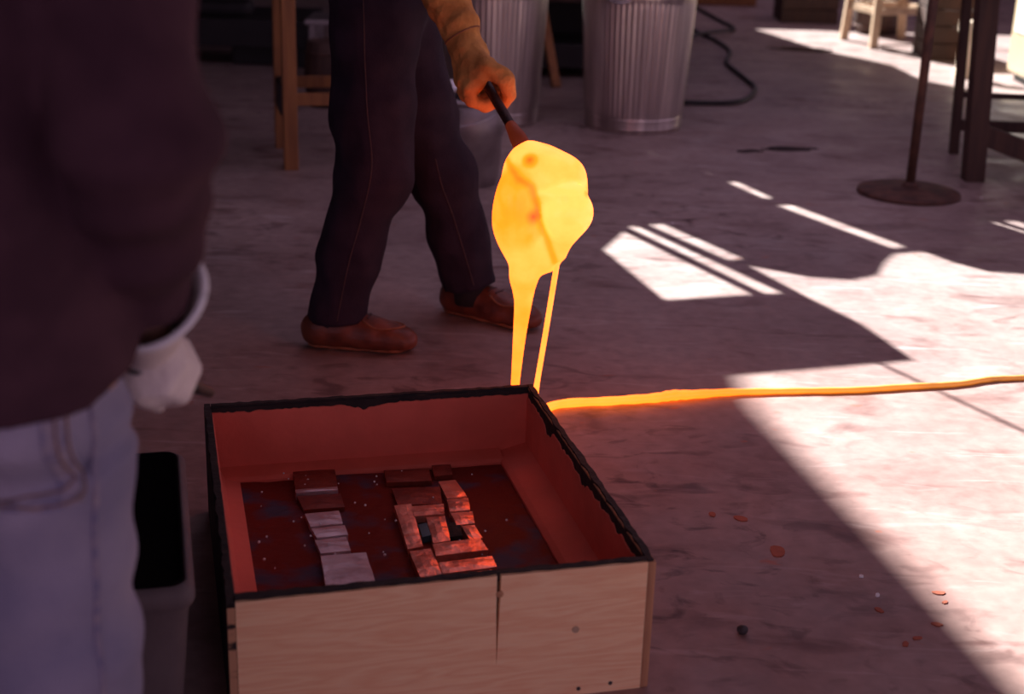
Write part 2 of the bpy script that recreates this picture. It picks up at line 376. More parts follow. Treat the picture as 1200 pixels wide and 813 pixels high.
def roof_mesh():
    rect = [(-5.3, -1.0), (7, -1.0), (7, 15.8), (-5.3, 15.8)]
    polys = [lift(o, ROOF) for o in sun_holes]
    co = [Vector(p) for p in rect]; ed = [(i, (i + 1) % 4) for i in range(4)]
    for pl in polys:
        n0 = len(co); co += [Vector(p) for p in pl]; ed += [(n0 + i, n0 + (i + 1) % len(pl)) for i in range(len(pl))]
    vv, ee, ff = geometry.delaunay_2d_cdt(co, ed, [], 1, 1e-5)[:3]
    def inside(p, pl):
        c = False
        for i in range(len(pl)):
            (x1, y1), (x2, y2) = pl[i], pl[i - 1]
            if (y1 > p.y) != (y2 > p.y) and p.x < (x2 - x1) * (p.y - y1) / (y2 - y1) + x1: c = not c
        return c
    keep = [f for f in ff if not any(inside(sum((vv[i] for i in f), Vector((0, 0))) / len(f), pl) for pl in polys)]
    bm = bmesh.new(); bv = [bm.verts.new((v.x, v.y, ROOF)) for v in vv]
    for f in keep: bm.faces.new([bv[i] for i in f])
    r = bmesh.ops.extrude_face_region(bm, geom=list(bm.faces))
    for g in r['geom']:
        if isinstance(g, bmesh.types.BMVert): g.co.z += .03
    return from_bm(bm)
ceiling = link('ceiling', roof_mesh(), M['roof'], smooth=False, kind='structure')
UP = 9.0
canopy = lift([(.585, 3.80), (.59, 3.39), (.745, 2.70), (.88, 2.06), (1.16, .5), (-1.2, .5), (-1.2, 3.8)], UP)  # unseen canopy added above the roof to cast the soft shadow edge
link('shadow_canopy', prism(canopy, UP, UP + .05), M['roof'], ceiling, smooth=False)
for (x, y) in (canopy[4], canopy[5], canopy[6]):
    link('shadow_canopy_post', bar((x - .1 if x > -4 else x + .1, y, ROOF + .03), (x - .1 if x > -4 else x + .1, y, UP), .08, .08), M['wood_dark'], ceiling, smooth=False)  # posts added only to carry the shadow-casting canopy
a_, b_ = lift([(1.00, 3.73), (1.60, 2.62)], ROOF)
link('hanging_cable', tube([(a_[0], a_[1], ROOF - .008), (b_[0], b_[1], ROOF - .008)], .008), M['rubber'], ceiling)

# ================================================================== CASTING BOX
YAW = math.radians(14.38); BO = Vector((-.41972, 1.90265, 0)); BW, BD, BH, BT = .6867, .7979, .2354, .014
TB = Matrix.Translation(BO) @ Matrix.Rotation(YAW, 4, 'Z')
bx = thing('casting_box', BO, 'square plywood casting box lined with red oxide, open on the concrete floor', 'box', rz=YAW)
def bpart(name, me, m, parent=None, smooth=False, **k): me.transform(TB); return link(name, me, m, parent or bx, smooth, **k)
cx_ = .424
notch = [(BT, 0), (BW - BT, 0), (BW - BT, BH), (cx_ + .004, BH), (cx_ + .0025, BH - .07), (cx_, BH - .165), (cx_ - .0025, BH - .07), (cx_ - .003, BH), (BT, BH - .004)]
me = prism(notch, 0, BT, Matrix(((1, 0, 0, 0), (0, 0, 1, 0), (0, 1, 0, 0), (0, 0, 0, 1))))
front = bpart('front_board', me, M['ply'], label='bare plywood front with a split from its top edge')
bpart('back_board', box((BT, BD - BT, 0), (BW - BT, BD, BH), bevel=.002), M['char_edge'])
bpart('side_board', box((0, 0, 0), (BT, BD, BH - .002), bevel=.002), M['char_edge'], label='scorched side board')
bpart('board_end', box((.001, -.0015, 0), (BT - .001, .004, BH - .012), bevel=.001), M['end_patchy'])
bpart('side_board', box((BW - BT, 0, 0), (BW, BD, BH), bevel=.002), M['ply_end'])
bpart('bottom_board', box((BT, BT, .004), (BW - BT, BD - BT, .03), bevel=0), M['char'])
def rim(pts, wdt):      # scorched crust on a board's top edge, ragged
    vs_, fs = [], []; n = 70
    a, b = Vector(pts[0]), Vector(pts[1]); d = (b - a); t = d.normalized(); nn = Vector((-t.y, t.x, 0))
    for i in range(n + 1):
        p = a + d * (i / n); o1 = .004 * noise.noise(Vector((i * .37, 1.3, wdt))); o2 = .004 * noise.noise(Vector((i * .43, 7.7, wdt)))
        hh = .0035 + .002 * noise.noise(Vector((i * .6, 3, 2)))
        for off, z in ((-wdt / 2 + o1, -.014 + o2), (-wdt / 2 + o1, hh), (wdt / 2 + o2, hh), (wdt / 2 + o2, -.012 + 2 * o1)):
            vs_.append(p + nn * off + Vector((0, 0, z)))
    for i in range(n):
        for j in range(3): fs.append((i * 4 + j, i * 4 + j + 1, i * 4 + j + 5, i * 4 + j + 4))
    fs += [(0, 1, 2, 3)[::-1], tuple(n * 4 + j for j in range(4))]
    return mesh(vs_, fs)
h2 = BT / 2
for a, b in (((h2, 0, BH), (h2, BD, BH)), ((BW - h2, 0.004, BH), (BW - h2, BD, BH)), ((BT, BD - h2, BH), (BW - BT, BD - h2, BH)), ((BT, h2 + .004, BH), (BW - BT, h2 + .004, BH))):
    bpart('scorched_rim', rim((a, b), BT * .75), M['char'])
FL = .085
def lining(a, b, inward, seed, rag=.012):       # red coat on an inner wall with a flaked upper edge over char
    vs_, fs = [], []; n = 120; a, b, iw = Vector(a), Vector(b), Vector(inward)
    for i in range(n + 1):
        p = a + (b - a) * (i / n)
        k = noise.noise(Vector((i * .11, seed, 0))) * .5 + noise.noise(Vector((i * .33, seed, 5))) * .5
        f = max(0, noise.noise(Vector((i * .045, seed * 3, 9)))) * 2.2
        top = BH - .006 - rag * (.35 + .65 * abs(k)) * (.4 + f)
        vs_ += [p + iw * .003 + Vector((0, 0, .03)), p + iw * .003 + Vector((0, 0, top)), p - iw * .002 + Vector((0, 0, top + .001))]
    for i in range(n):
        for j in range(2): fs.append((i * 3 + j, i * 3 + 3 + j, i * 3 + 4 + j, i * 3 + 1 + j))
    return mesh(vs_, fs)
i0, i1, j0, j1 = BT, BW - BT, BT, BD - BT
for nm, a, b, iw, s, rg in (('back', (i0, j1, 0), (i1, j1, 0), (0, -1, 0), 2.1, .034), ('left', (i0, j0, 0), (i0, j1, 0), (1, 0, 0), 5.2, .012), ('right', (i1, j0, 0), (i1, j1, 0), (-1, 0, 0), 8.6, .075), ('front', (i0, j0, 0), (i1, j0, 0), (0, 1, 0), 3.3, .016)):
    ch = box((min(a[0], b[0]) - .0005, min(a[1], b[1]) - .0005, .03), (max(a[0], b[0]) + .0005, max(a[1], b[1]) + .0005, BH - .003), bevel=0)
    w_ = bpart('inner_wall', ch, M['char']); bpart('red_lining', lining(a, b, iw, s, rg), M['red'], w_)
def cleat(prof, a, b, inward):
    a, b, iw = Vector(a), Vector(b), Vector(inward); v = []
    for p in (a, b): v += [p + iw * d + Vector((0, 0, z)) for d, z in prof]
    n = len(prof); f = [tuple(range(n))[::-1], tuple(range(n, 2 * n))] + [(i, (i + 1) % n, n + (i + 1) % n, n + i) for i in range(n)]
    bm = bmesh.new(); bm.from_mesh(mesh(v, f)); bmesh.ops.recalc_face_normals(bm, faces=bm.faces); return from_bm(bm)
pr_ = [(0, .05), (.066, .05), (.066, FL + .006), (.056, FL + .014), (0, FL + .028)]
bpart('cleat', cleat(pr_, (i1, j0, 0), (i1, j1, 0), (-1, 0, 0)), M['red'])
pr_ = [(0, .05), (.045, .05), (.045, FL + .004), (.038, FL + .010), (0, FL + .020)]
bpart('cleat', cleat(pr_, (i0, j1, 0), (i1 - .06, j1, 0), (0, -1, 0)), M['red'])
pr_ = [(0, .05), (.05, .05), (.05, FL + .002), (.02, FL + .010), (0, FL + .028)]
bpart('cleat', cleat(pr_, (i0, j0, 0), (i0, j1, 0), (1, 0, 0)), M['red'])
nx = 60; vs_, fs = [], []
for i in range(nx + 1):
    for j in range(nx + 1):
        x, y = i0 + (i1 - i0) * i / nx, j0 + (j1 - j0) * j / nx
        vs_.append((x, y, FL + .004 * noise.noise(Vector((x * 9, y * 9, 2))) + .002 * noise.noise(Vector((x * 30, y * 30, 7)))))
for i in range(nx):
    for j in range(nx): a = i * (nx + 1) + j; fs.append((a, a + nx + 1, a + nx + 2, a + 1))
bpart('mold_bed', mesh(vs_, fs), M['bed'], smooth=True, label='wet dark red mold bed')
for x, z, m in ((cx_ + .002, BH - .032, 'ply_end'), (.555, .125, 'wood_pale'), (.565, .012, 'stone'), (.62, .016, 'stone')):
    r = .006 if m != 'stone' else .0035
    me = lathe([(0, 0), (r, 0), (r, .0012), (r * .8, .002), (.0001, .0022)], 14); me.transform(Matrix.Translation((x, 0, z)) @ Matrix.Rotation(PI / 2, 4, 'X')); bpart('screw_head' if m != 'stone' else 'nail_head', me, M[m], front, True)

# plates lying on the mold bed: outlines in box coordinates
def unproject(px, py, z):
    X, Y = px - 600, py - 406.5; xx = X * math.cos(ROLL) + Y * math.sin(ROLL); yy = -X * math.sin(ROLL) + Y * math.cos(ROLL)
    d = right * (xx / 1679) + fwd + down * (yy / 1679); return Vector((0, 0, CAM_H)) + d * ((z - CAM_H) / d.z)
def plates(root, specs, z=FL + .006):
    for q, m, dz, th in specs:
        zz = z + dz; poly = [unproject(*p, zz + th) for p in q]; c = sum(poly, Vector()) / len(poly)
        bm = bmesh.new(); lo = [bm.verts.new((p.x, p.y, zz - .012)) for p in poly]
        hi = []
        n = 3
        # top as a small grid so the sheet is gently uneven
        P00, P10, P11, P01 = poly; g = {}
        for i in range(n + 1):
            for j in range(n + 1):
                p = P00.lerp(P10, i / n).lerp(P01.lerp(P11, i / n), j / n)
                k = noise.noise(Vector((p.x * 40, p.y * 40, zz * 90)))
                e = .0012 * k + (.0016 if 0 < i < n and 0 < j < n else 0)
                g[i, j] = bm.verts.new((p.x + .001 * k, p.y - .001 * k, zz + th + e))
        for i in range(n):
            for j in range(n): bm.faces.new((g[i, j], g[i, j + 1], g[i + 1, j + 1], g[i + 1, j]))
        ring = [g[i, 0] for i in range(n + 1)] + [g[n, j] for j in range(1, n + 1)] + [g[i, n] for i in range(n - 1, -1, -1)] + [g[0, j] for j in range(n - 1, 0, -1)]
        low = [bm.verts.new((v.co.x, v.co.y, zz - .012)) for v in ring]
        for i in range(len(ring)):
            k = (i + 1) % len(ring); bm.faces.new((ring[i], ring[k], low[k], low[i]))
        for v in lo: bm.verts.remove(v)
        link('plate', from_bm(bm), M[m], root, smooth=False)
def bloc(px, py): return unproject(px, py, FL)
r1 = thing('plate_column', bloc(395, 640), 'stepped column of dull pinkish metal plates on the red mold bed', 'metal plates')
plates(r1, [([(343, 552), (392, 549), (396, 573), (347, 577)], 'plate_dark', .002, .003), ([(346, 573.5), (395, 570), (396, 573.5), (347, 577.5)], 'plate_grey', .003, .0045),
    ([(348, 581), (399, 578), (404, 594), (356, 597)], 'plate_dark', 0, .003), ([(357, 602), (397, 598), (402, 613), (364, 617)], 'plate_grey', .001, .004),
    ([(365, 619), (404, 615), (408, 626), (371, 630)], 'plate_grey', .003, .003), ([(369, 633), (406, 628), (411, 645), (376, 648)], 'plate_grey', .001, .004),
    ([(376, 651), (429, 647), (440, 682), (382, 689)], 'plate_grey', .004, .004), ([(381, 686.5), (437, 680.5), (438, 684), (382, 690)], 'steel', .006, .004)])
r2 = thing('copper_relief', bloc(515, 630), 'overlapping strips of bright copper laid as a relief on the red mold bed', 'copper relief')
plates(r2, [([(450, 551), (503, 549), (506, 563), (453, 565)], 'plate_dark', .002, .003), ([(506, 545), (528, 544), (530, 556), (509, 558)], 'plate_dark', .0, .003),
    ([(459, 572), (516, 570), (518, 590), (466, 592)], 'plate_dark', .000, .004), ([(462, 592), (482, 590), (496, 640), (478, 643)], 'plate_copper', .004, .004),
    ([(480, 646), (505, 642), (519, 674), (493, 679)], 'plate_copper', .003, .005), ([(483, 593), (520, 590), (521, 602), (485, 605)], 'plate_copper', .006, .003),
    ([(514, 564), (534, 562), (548, 582), (524, 584)], 'plate_copper', .003, .004), ([(524, 585), (549, 583), (551, 597), (527, 599)], 'plate_copper', .005, .004),
    ([(528, 601), (554, 599), (556, 613), (535, 615)], 'plate_copper', .003, .003), ([(499, 605), (521, 603), (528, 633), (508, 636)], 'plate_copper', .002, .004),
    ([(523, 613), (538, 611), (542, 627), (527, 629)], 'char', .003, .002), ([(541, 616), (556, 615), (566, 630), (550, 632)], 'plate_copper', .003, .004),
    ([(507, 637), (563, 630), (572, 644), (511, 651)], 'plate_copper', .008, .005), ([(514, 659), (577, 651), (582, 664), (519, 672)], 'plate_copper', .006, .005),
    ([(495, 678), (519, 675), (522, 684), (499, 686)], 'plate_copper', .002, .004), ([(530, 672), (548, 670), (549, 680), (532, 682)], 'plate_copper', .006, .005), ([(559, 669), (576, 667), (577, 677), (562, 679)], 'plate_copper', .006, .006)])
tg = link('glass_chip', prism([tuple(unproject(*p, FL + .012)[:2]) for p in ((490, 615), (500, 613), (505, 627), (495, 630))], FL - .004, FL + .013), M['teal'], None, False, 'small blue green glass chip set among copper strips', 'glass chip')
bm = bmesh.new()  # small white beads stand in for glints on the bed
for i in range(46):
    x = random.choice([random.gauss(.20, .05), random.gauss(.36, .07), random.uniform(.06, .6)]); y = random.uniform(.33, .75)
    p = TB @ Vector((min(max(x, .08), .58), y, FL + .012)); bmesh.ops.create_icosphere(bm, subdivisions=1, radius=random.uniform(.0015, .003), matrix=Matrix.Translation(p))
link('glint_beads', from_bm(bm), M['bead'], None, True, 'tiny white stand-in glint dots scattered over the mold bed', 'glint dots', kind='stuff')

# ================================================================== MOLTEN GLASS AND LADLE
def RODP(Y): return Vector((.008 - .385 * (Y - 3.15), Y, .690 + .416 * (Y - 3.15)))
lad = thing('ladle', RODP(3.2), 'sooty iron ladle with a long rod, buried in glowing glass', 'ladle')
link('rod', tube([(.030, 3.16, .645), RODP(3.185), RODP(3.2), RODP(3.6), RODP(4.05)], .0115, 14), M['rod'], lad)
link('collar', tube([(.024, 3.165, .655), RODP(3.178), RODP(3.195), RODP(3.22)], lambda t: .022 - .009 * t, 16), M['rod_hot'], lad, label='dull red hot iron collar')
bc = Vector((.06, 3.165, .60))
link('bowl', lathe([(.0001, -.075), (.04, -.068), (.066, -.045), (.078, 0), (.074, 0), (.062, -.042), (.037, -.062), (.0001, -.068)], 32, bc), M['rod'], lad)
def glass(P):
    P = P.copy(); P[..., 0] += .004 * wob(P, 38, 1.); P[..., 2] += .004 * wob(P, 34, 3.)
    d = el(P, (.062, 3.165, .592), (.100, .085, .088))
    d = smin(d, el(P, (.030, 3.16, .645), (.055, .06, .040)), .03)
    d = smin(d, rc(P, (.02, 3.16, .66), (.03, 3.16, .62), .030, .04), .02)
    left = smin(el(P, (.008, 3.125, .545), (.062, .058, .105)), chain(P, [(.006, 3.12, .50), (.022, 3.12, .40), (.024, 3.125, .345)], [.044, .030, .020], .02), .03)
    rightl = smin(el(P, (.112, 3.10, .555), (.057, .05, .062)), chain(P, [(.115, 3.10, .545), (.10, 3.10, .455)], [.045, .012], .02), .025)
    d = smin(d, left, .012); d = smin(d, rightl, .010)
    d = smin(d, el(P, (.058, 3.125, .462), (.052, .045, .062)), .02)
    d = smin(d, chain(P, [(.045, 3.095, .588), (.10, 3.075, .600), (.145, 3.10, .604)], [.010, .012, .010], .01), .014)
    return d
g_me = surf(glass, (-.08, 3.03, .30), (.20, 3.28, .72), .0045)
P_ = np.array([v.co[:] for v in g_me.vertices], np.float32)
dl = el(P_, (.008, 3.125, .545), (.062, .058, .105)); dr = el(P_, (.112, 3.10, .555), (.057, .05, .062)); nrm = np.array([v.normal[:] for v in g_me.vertices])
heat = np.full(len(P_), .86)
heat -= .20 * np.clip(1 - np.abs(dl) / .012, 0, 1) * (dr > .006)
heat += .12 * np.clip(1 - np.abs(dr) / .015, 0, 1)
heat += .05 * np.clip(nrm[:, 2], -1, 1)
for c, r, k in (((.022, 3.10, .672), .024, .72), ((.040, 3.07, .545), .022, .65), ((.0, 3.08, .62), .02, .15), ((.165, 3.09, .60), .015, .4)):
    # dull specks of skin: nearest vertices to that spot along the camera-facing side
    j = np.argmin(np.linalg.norm(P_ - np.array(c), axis=1)); dd = np.linalg.norm(P_ - P_[j], axis=1); heat -= k * np.clip(1 - dd / r, 0, 1) ** 1.2
def near_line(pts):
    q = P_[:, [0, 2]]; best = np.full(len(q), 9.)
    for a, c in zip(pts[:-1], pts[1:]):
        a, c = np.array(a), np.array(c); t = np.clip(((q - a) @ (c - a)) / ((c - a) @ (c - a)), 0, 1); best = np.minimum(best, np.linalg.norm(q - a - t[:, None] * (c - a), axis=1))
    return best
front_ = (P_[:, 1] < 3.155)
heat -= .30 * np.exp(-(near_line([(-.022, .655), (.0, .628), (.032, .612), (.044, .575), (.055, .53), (.075, .48), (.09, .44)]) / .008) ** 2) * front_
heat += .14 * np.exp(-(near_line([(.050, .600), (.10, .607), (.165, .612)]) / .008) ** 2) * front_
heat -= .22 * np.clip((.42 - P_[:, 2]) / .1, 0, 1)
back = np.clip((P_[:, 1] - 3.17) / .06, 0, 1); heat -= .25 * back
set_heat(g_me, heat)
mg = thing('molten_glass', (.04, 3.15, 0), 'glowing yellow mass of molten glass sagging off a ladle', 'molten glass')
link('glass_mass', g_me, M['glass_hot'], mg)
link('stream', tube(spline([(.023, 3.122, .375), (.022, 3.125, .33), (.016, 3.13, .24), (.010, 3.135, .12), (.006, 3.14, .004)], 8), lambda t: .0205 * (1 - t) ** 1.5 + .0075, 14, lambda t, v: .74 - .03 * t), M['glass_hot'], mg)
link('stream', tube(spline([(.100, 3.10, .465), (.094, 3.103, .42), (.076, 3.115, .26), (.060, 3.13, .12), (.050, 3.14, .004)], 8), lambda t: .0062 + .0035 * max(0, (t - .7) / .3) + .006 * max(0, 1 - t * 8), 12, lambda t, v: .80 + .05 * t), M['glass_hot'], mg)
tr = [(.0, 3.13, .010), (.05, 3.16, .011), (.106, 3.292, .011), (.25, 3.335, .011), (.36, 3.362, .012), (.41, 3.380, .014), (.46, 3.395, .012), (.574, 3.43, .009), (.73, 3.455, .008), (.89, 3.476, .008), (1.03, 3.51, .008), (1.177, 3.545, .0075), (1.28, 3.59, .0075), (1.378, 3.612, .007), (1.7, 3.68, .007), (2.3, 3.74, .006), (3.2, 3.70, .006), (4.4, 3.85, .005)]
zs = [p[2] for p in tr]
def trr(t):
    x = t * (len(zs) - 1); i = min(int(x), len(zs) - 2); return (zs[i] + (zs[i + 1] - zs[i]) * (x - i)) * (1 + .06 * math.sin(t * 190))
link('glass_trail', tube(spline(tr, 10), trr, 12, lambda t, v: max(.04, .86 - .80 * max(0, v.x - .25))), M['trail_hot'], None, True, 'glowing orange strand of glass trailing across the concrete floor', 'glass strand')

# ================================================================== PEOPLE
def face_axes(F):
    F = Vector(F).normalized(); U = Vector((0, 0, 1)); R = F.cross(U).normalized(); U = R.cross(F); return R, F, U
def head_sdf(P, c, ax):
    R, F, U = ax; A = [R[:], F[:], U[:]]; c = Vector(c)
    at = lambda r, f, u: tuple(c + R * r + F * f + U * u)
    d = smin(el(P, at(0, -.012, .03), (.076, .096, .088), A), el(P, at(0, .022, -.045), (.058, .070, .075), A), .03)
    d = smin(d, el(P, at(0, .062, -.09), (.024, .022, .02), A), .02)
    d = smin(d, rc(P, at(0, .088, .012), at(0, .108, -.028), .009, .014), .012)
    for s in (-1, 1):
        d = smin(d, el(P, at(s * .030, .080, .022), (.022, .012, .009), A), .01)
        d = smin(d, el(P, at(s * .078, -.008, -.012), (.009, .020, .032), A), .008)
        d = np.maximum(d, -el(P, at(s * .031, .096, .002), (.016, .012, .010), A))
    d = smin(d, el(P, at(0, .086, -.060), (.024, .010, .007), A), .006)
    d = np.maximum(d, -el(P, at(0, .098, -.060), (.022, .008, .0022), A))
    return d
def add_head_bits(root, c, ax, hairlen):
    R, F, U = ax; A = [R[:], F[:], U[:]]; c = Vector(c); at = lambda r, f, u: tuple(c + R * r + F * f + U * u)
    for s in (-1, 1):
        me = lathe([(.0001, -.011)] + [(.011 * math.cos(t), .011 * math.sin(t)) for t in np.linspace(-1.2, 1.2, 7)] + [(.0001, .011)], 12, at(s * .031, .080, .002)); link('eye', me, M['eye'], root)
    def hair(P):
        d = el(P, at(0, -.018, .042), (.088, .106, .094), A); d = smin(d, el(P, at(0, -.06, -.01), (.075, .06, .07 + hairlen), A), .03)
        d = np.maximum(d, -el(P, at(0, .085, -.03), (.072, .07, .085), A)) + .004 * wob(P, 60, 2.)
        return np.maximum(d, -(plane(P, at(0, 0, -.03 - hairlen), U[:]) + .05))
    q = .22; link('hair', surf(hair, [c[i] - q for i in range(3)], [c[i] + q for i in range(3)], .008), M['hair'], root)
def shoe(root, heel, toe, seed, lift_=0.):
    heel, toe = Vector((*heel, 0)), Vector((*toe, 0)); L_ = (toe - heel).length; F = (toe - heel).normalized(); R = Vector((F.y, -F.x, 0)); A = [R[:], F[:], (0, 0, 1)]
    at = lambda r, f, u: tuple(heel + R * r + F * (f * L_) + Vector((0, 0, u)))
    def upper(P):
        d = smin(el(P, at(0, .17, .050), (.042, .060, .055), A), el(P, at(.004, .70, .036), (.050, .095, .042), A), .05)
        d = smin(d, el(P, at(0, .40, .052), (.042, .10, .052), A), .05)
        d = smin(d, el(P, at(.002, .86, .030), (.043, .045, .030), A), .03)
        d = np.maximum(d, -(P[..., 2] - .014)); d = np.maximum(d, -el(P, at(0, .20, .115), (.031, .062, .045), A))
        return d - .0012 * wob(P, 90, seed)
    lo = [min(heel[i], toe[i]) - .09 for i in range(2)] + [-.01]; hi = [max(heel[i], toe[i]) + .09 for i in range(2)] + [.13]
    s = link('shoe', surf(upper, lo, hi, .006), M['shoe'], root)
    def sole(P):
        q = P.copy(); q[..., 2] = (q[..., 2] - .012) * 4.0
        d = smin(rc(q, at(0, .16, 0), at(0, .45, 0), .042, .040), rc(q, at(0, .45, 0), at(.004, .80, 0), .040, .050), .03)
        return np.maximum(d, np.abs(P[..., 2] - .012) - .0115) * .6
    link('sole', surf(sole, lo, hi, .006), M['sole'], s)
    pts = [at(r, f, .0) for r, f in ((-.030, .55), (-.038, .68), (-.026, .84), (0, .91), (.028, .84), (.042, .68), (.032, .55))]
    b = bvh_of(s.data); link('toe_seam', tube(spline(on_surface(b, [Vector(p) for p in pts], (0, 0, -1), .001), 5), .003, 6), M['sole'], s)
    for f in (.45, .52, .59):
        pts = on_surface(b, [Vector(at(-.022, f, 0)), Vector(at(0, f + .02, 0)), Vector(at(.022, f, 0))], (0, 0, -1), .001); link('lace', tube(spline(pts, 4), .0024, 6), M['stitch_dim'], s)
def fist(P, c, axis, back_dir, flip=1, grip=.013, sz=1.0):
    """closed right-angled grip round a rod: axis along the rod, palm on the back_dir side."""
    a = Vector(axis).normalized(); bk = Vector(back_dir); bk = (bk - a * bk.dot(a)).normalized(); s = a.cross(bk) * flip; c = Vector(c)
    at = lambda u, v, t: tuple(c + s * u + bk * v + a * t)
    d = rbox(P, at(-.012 * sz, .034 * sz, 0), (.036 * sz, .015 * sz, .044 * sz), .014, [s[:], bk[:], a[:]])
    for i, (t, k) in enumerate(((-.036, .92), (-.012, 1.0), (.012, 1.03), (.036, .97))):
        t *= sz; r = .0115 * sz
        pts = [at(.018 * sz, .036 * sz, t), at(.040 * sz * k, .016 * sz, t), at(.036 * sz * k, -.018 * sz, t), at(.008 * sz, -.032 * sz * k, t), at(-.016 * sz, -.022 * sz, t)]
        f = chain(P, pts, [r * 1.05, r * 1.05, r, r * .95, r * .88], .004); d = smin(d, f, .004)
    th = chain(P, [at(-.034 * sz, .026 * sz, .030 * sz), at(-.040 * sz, -.004 * sz, .052 * sz), at(-.016 * sz, -.030 * sz, .056 * sz), at(.010 * sz, -.036 * sz, .050 * sz)], [.017 * sz, .015 * sz, .013 * sz, .011 * sz], .006)
    return smin(d, th, .008)

# ---- person walking with the ladle
wp = thing('person', (-.36, 3.83, 0), 'person in dark blue jeans and leather glove, mid-stride, carrying a ladle', 'person')
near = [(-.375, 3.74, .92), (-.382, 3.73, .66), (-.375, 3.72, .49), (-.445, 3.715, .27), (-.492, 3.70, .03)]
far = [(-.345, 3.90, .92), (-.285, 3.93, .62), (-.210, 3.95, .43), (-.165, 3.97, .26), (-.120, 3.99, .05)]
def w_jeans(P):
    d = chain(P, near, [.118, .104, .096, .078, .080], .05)
    e = chain(P, far, [.112, .100, .085, .078, .080], .05)
    p = el(P, (-.362, 3.82, .935), (.128, .175, .15))
    d = smin(d, p, .05); d = smin(d, e, .018)
    fold = .004 * wob(P * np.array([1, 1, 2.2], np.float32), 20, .7) + .0035 * wob(P * np.array([1.4, 1, .5], np.float32), 52, 2.)
    d = d + fold
    d = np.maximum(d, np.where(P[..., 0] + P[..., 1] * .9 > 3.20, plane(P, (-.125, 3.98, .100), (.22, 0, -1)), plane(P, (-.49, 3.70, .078), (.05, 0, -1))))
    return np.maximum(d, P[..., 2] - 1.03)
wj_me = surf(w_jeans, (-.66, 3.52, .03), (.02, 4.14, 1.06), .011)
wj = link('jeans', wj_me, M['denim_dark'], wp); b = bvh_of(wj_me)
seam = on_surface(b, spline([(-.395, 3.4, .97), (-.392, 3.4, .80), (-.385, 3.4, .66), (-.375, 3.4, .52), (-.405, 3.4, .38), (-.440, 3.4, .25), (-.470, 3.4, .10)], 8), (0, 1, 0), .0005)
link('side_seam', tube(seam, .0017, 6), M['stitch_dim'], wj)
seam = on_surface(b, spline([(-.225, 3.4, .50), (-.205, 3.4, .42), (-.165, 3.4, .30), (-.135, 3.4, .20), (-.115, 3.4, .125)], 8), (0, 1, 0), .0005)
link('side_seam', tube(seam, .0017, 6), M['stitch_dim'], wj)
HW = Vector((-.30, 3.80, 1.64)); axw = face_axes((.95, -.25, -.25)); RH = RODP(3.395); LH = RODP(3.83)
r_arm = [(-.38, 3.63, 1.40), (-.285, 3.52, 1.15), (-.150, 3.435, .915)]
l_arm = [(-.37, 4.00, 1.40), (-.24, 4.06, 1.14), tuple(LH + Vector((-.03, .05, .06)))]
def w_body(P):
    d = chain(P, near, [.09, .075, .06, .05, .034], .04); d = smin(d, chain(P, far, [.09, .075, .06, .05, .034], .04), .03)
    d = smin(d, el(P, (-.362, 3.82, .95), (.105, .15, .14)), .04); d = smin(d, el(P, (-.36, 3.82, 1.25), (.10, .15, .22)), .05)
    d = smin(d, rc(P, (-.36, 3.82, 1.40), (-.33, 3.81, 1.58), .062, .056), .04)
    for arm, hnd in ((r_arm, RH), (l_arm, LH)):
        d = smin(d, chain(P, arm + [tuple(hnd)], [.055, .042, .030, .022], .02), .03)
    for a, bb in ((near[-1], (-.40, 3.695, .03)), (far[-1], (-.03, 3.94, .03))): d = smin(d, rc(P, a, bb, .034, .026), .02)
    return smin(d, head_sdf(P, HW, axw), .03)
link('body', surf(w_body, (-.62, 3.36, -.01), (.05, 4.16, 1.80), .010), M['skin'], wp)
add_head_bits(wp, HW, axw, .02)
def w_shirt(P):
    d = smin(el(P, (-.36, 3.82, 1.27), (.135, .195, .25)), el(P, (-.362, 3.82, 1.05), (.135, .180, .16)), .06)
    for arm in (r_arm, l_arm):
        end = Vector(arm[1]).lerp(Vector(arm[2]), .55); d = smin(d, chain(P, [arm[0], arm[1], tuple(end)], [.080, .062, .052], .03), .03)
    d = d + .004 * wob(P, 26, 1.2)
    d = np.maximum(d, .985 - P[..., 2]); return np.maximum(d, plane(P, (-.35, 3.82, 1.49), (.1, 0, 1)))
link('work_shirt', surf(w_shirt, (-.60, 3.36, .97), (.0, 4.20, 1.56), .012), M['shirt'], wp)
rod_dir = RODP(3.2) - RODP(3.6)
def glove_r(P):
    f = fist(P, RH, rod_dir, (-.45, -.75, .25), flip=1, sz=1.22)
    wr = Vector(r_arm[2]); el_ = Vector(r_arm[1]); up = (el_ - wr).normalized()
    d = smin(f, chain(P, [tuple(RH + Vector((-.022, -.02, .012))), tuple(wr + up * .0), tuple(wr + up * .06)], [.036, .040, .046], .03), .02)
    d = smin(d, rc(P, tuple(wr + up * .05), tuple(wr + up * .17), .047, .060), .02)
    d = np.maximum(d, plane(P, tuple(wr + up * .165), up[:]))
    return d - .0015 + .003 * wob(P, 60, .4) + .002 * wob(P, 120, 2.2)
gr = link('glove', surf(glove_r, (-.36, 3.24, .68), (.05, 3.62, 1.12), .005), M['glove_tan'], wp, label='tan leather gauntlet glove')
wr = Vector(r_arm[2]); up = (Vector(r_arm[1]) - wr).normalized(); u1 = up.orthogonal().normalized(); v1 = up.cross(u1); b = bvh_of(gr.data)
ring = []
for k in range(25):
    a = 2 * PI * k / 24; dd = u1 * math.cos(a) + v1 * math.sin(a); h = b.ray_cast(wr - up * .030 + dd * .2, -dd); ring.append((h[0] + h[1] * .0005) if h[0] else wr - up * .03 + dd * .045)
link('wrist_seam', tube(ring, .002, 6), M['sole'], gr)
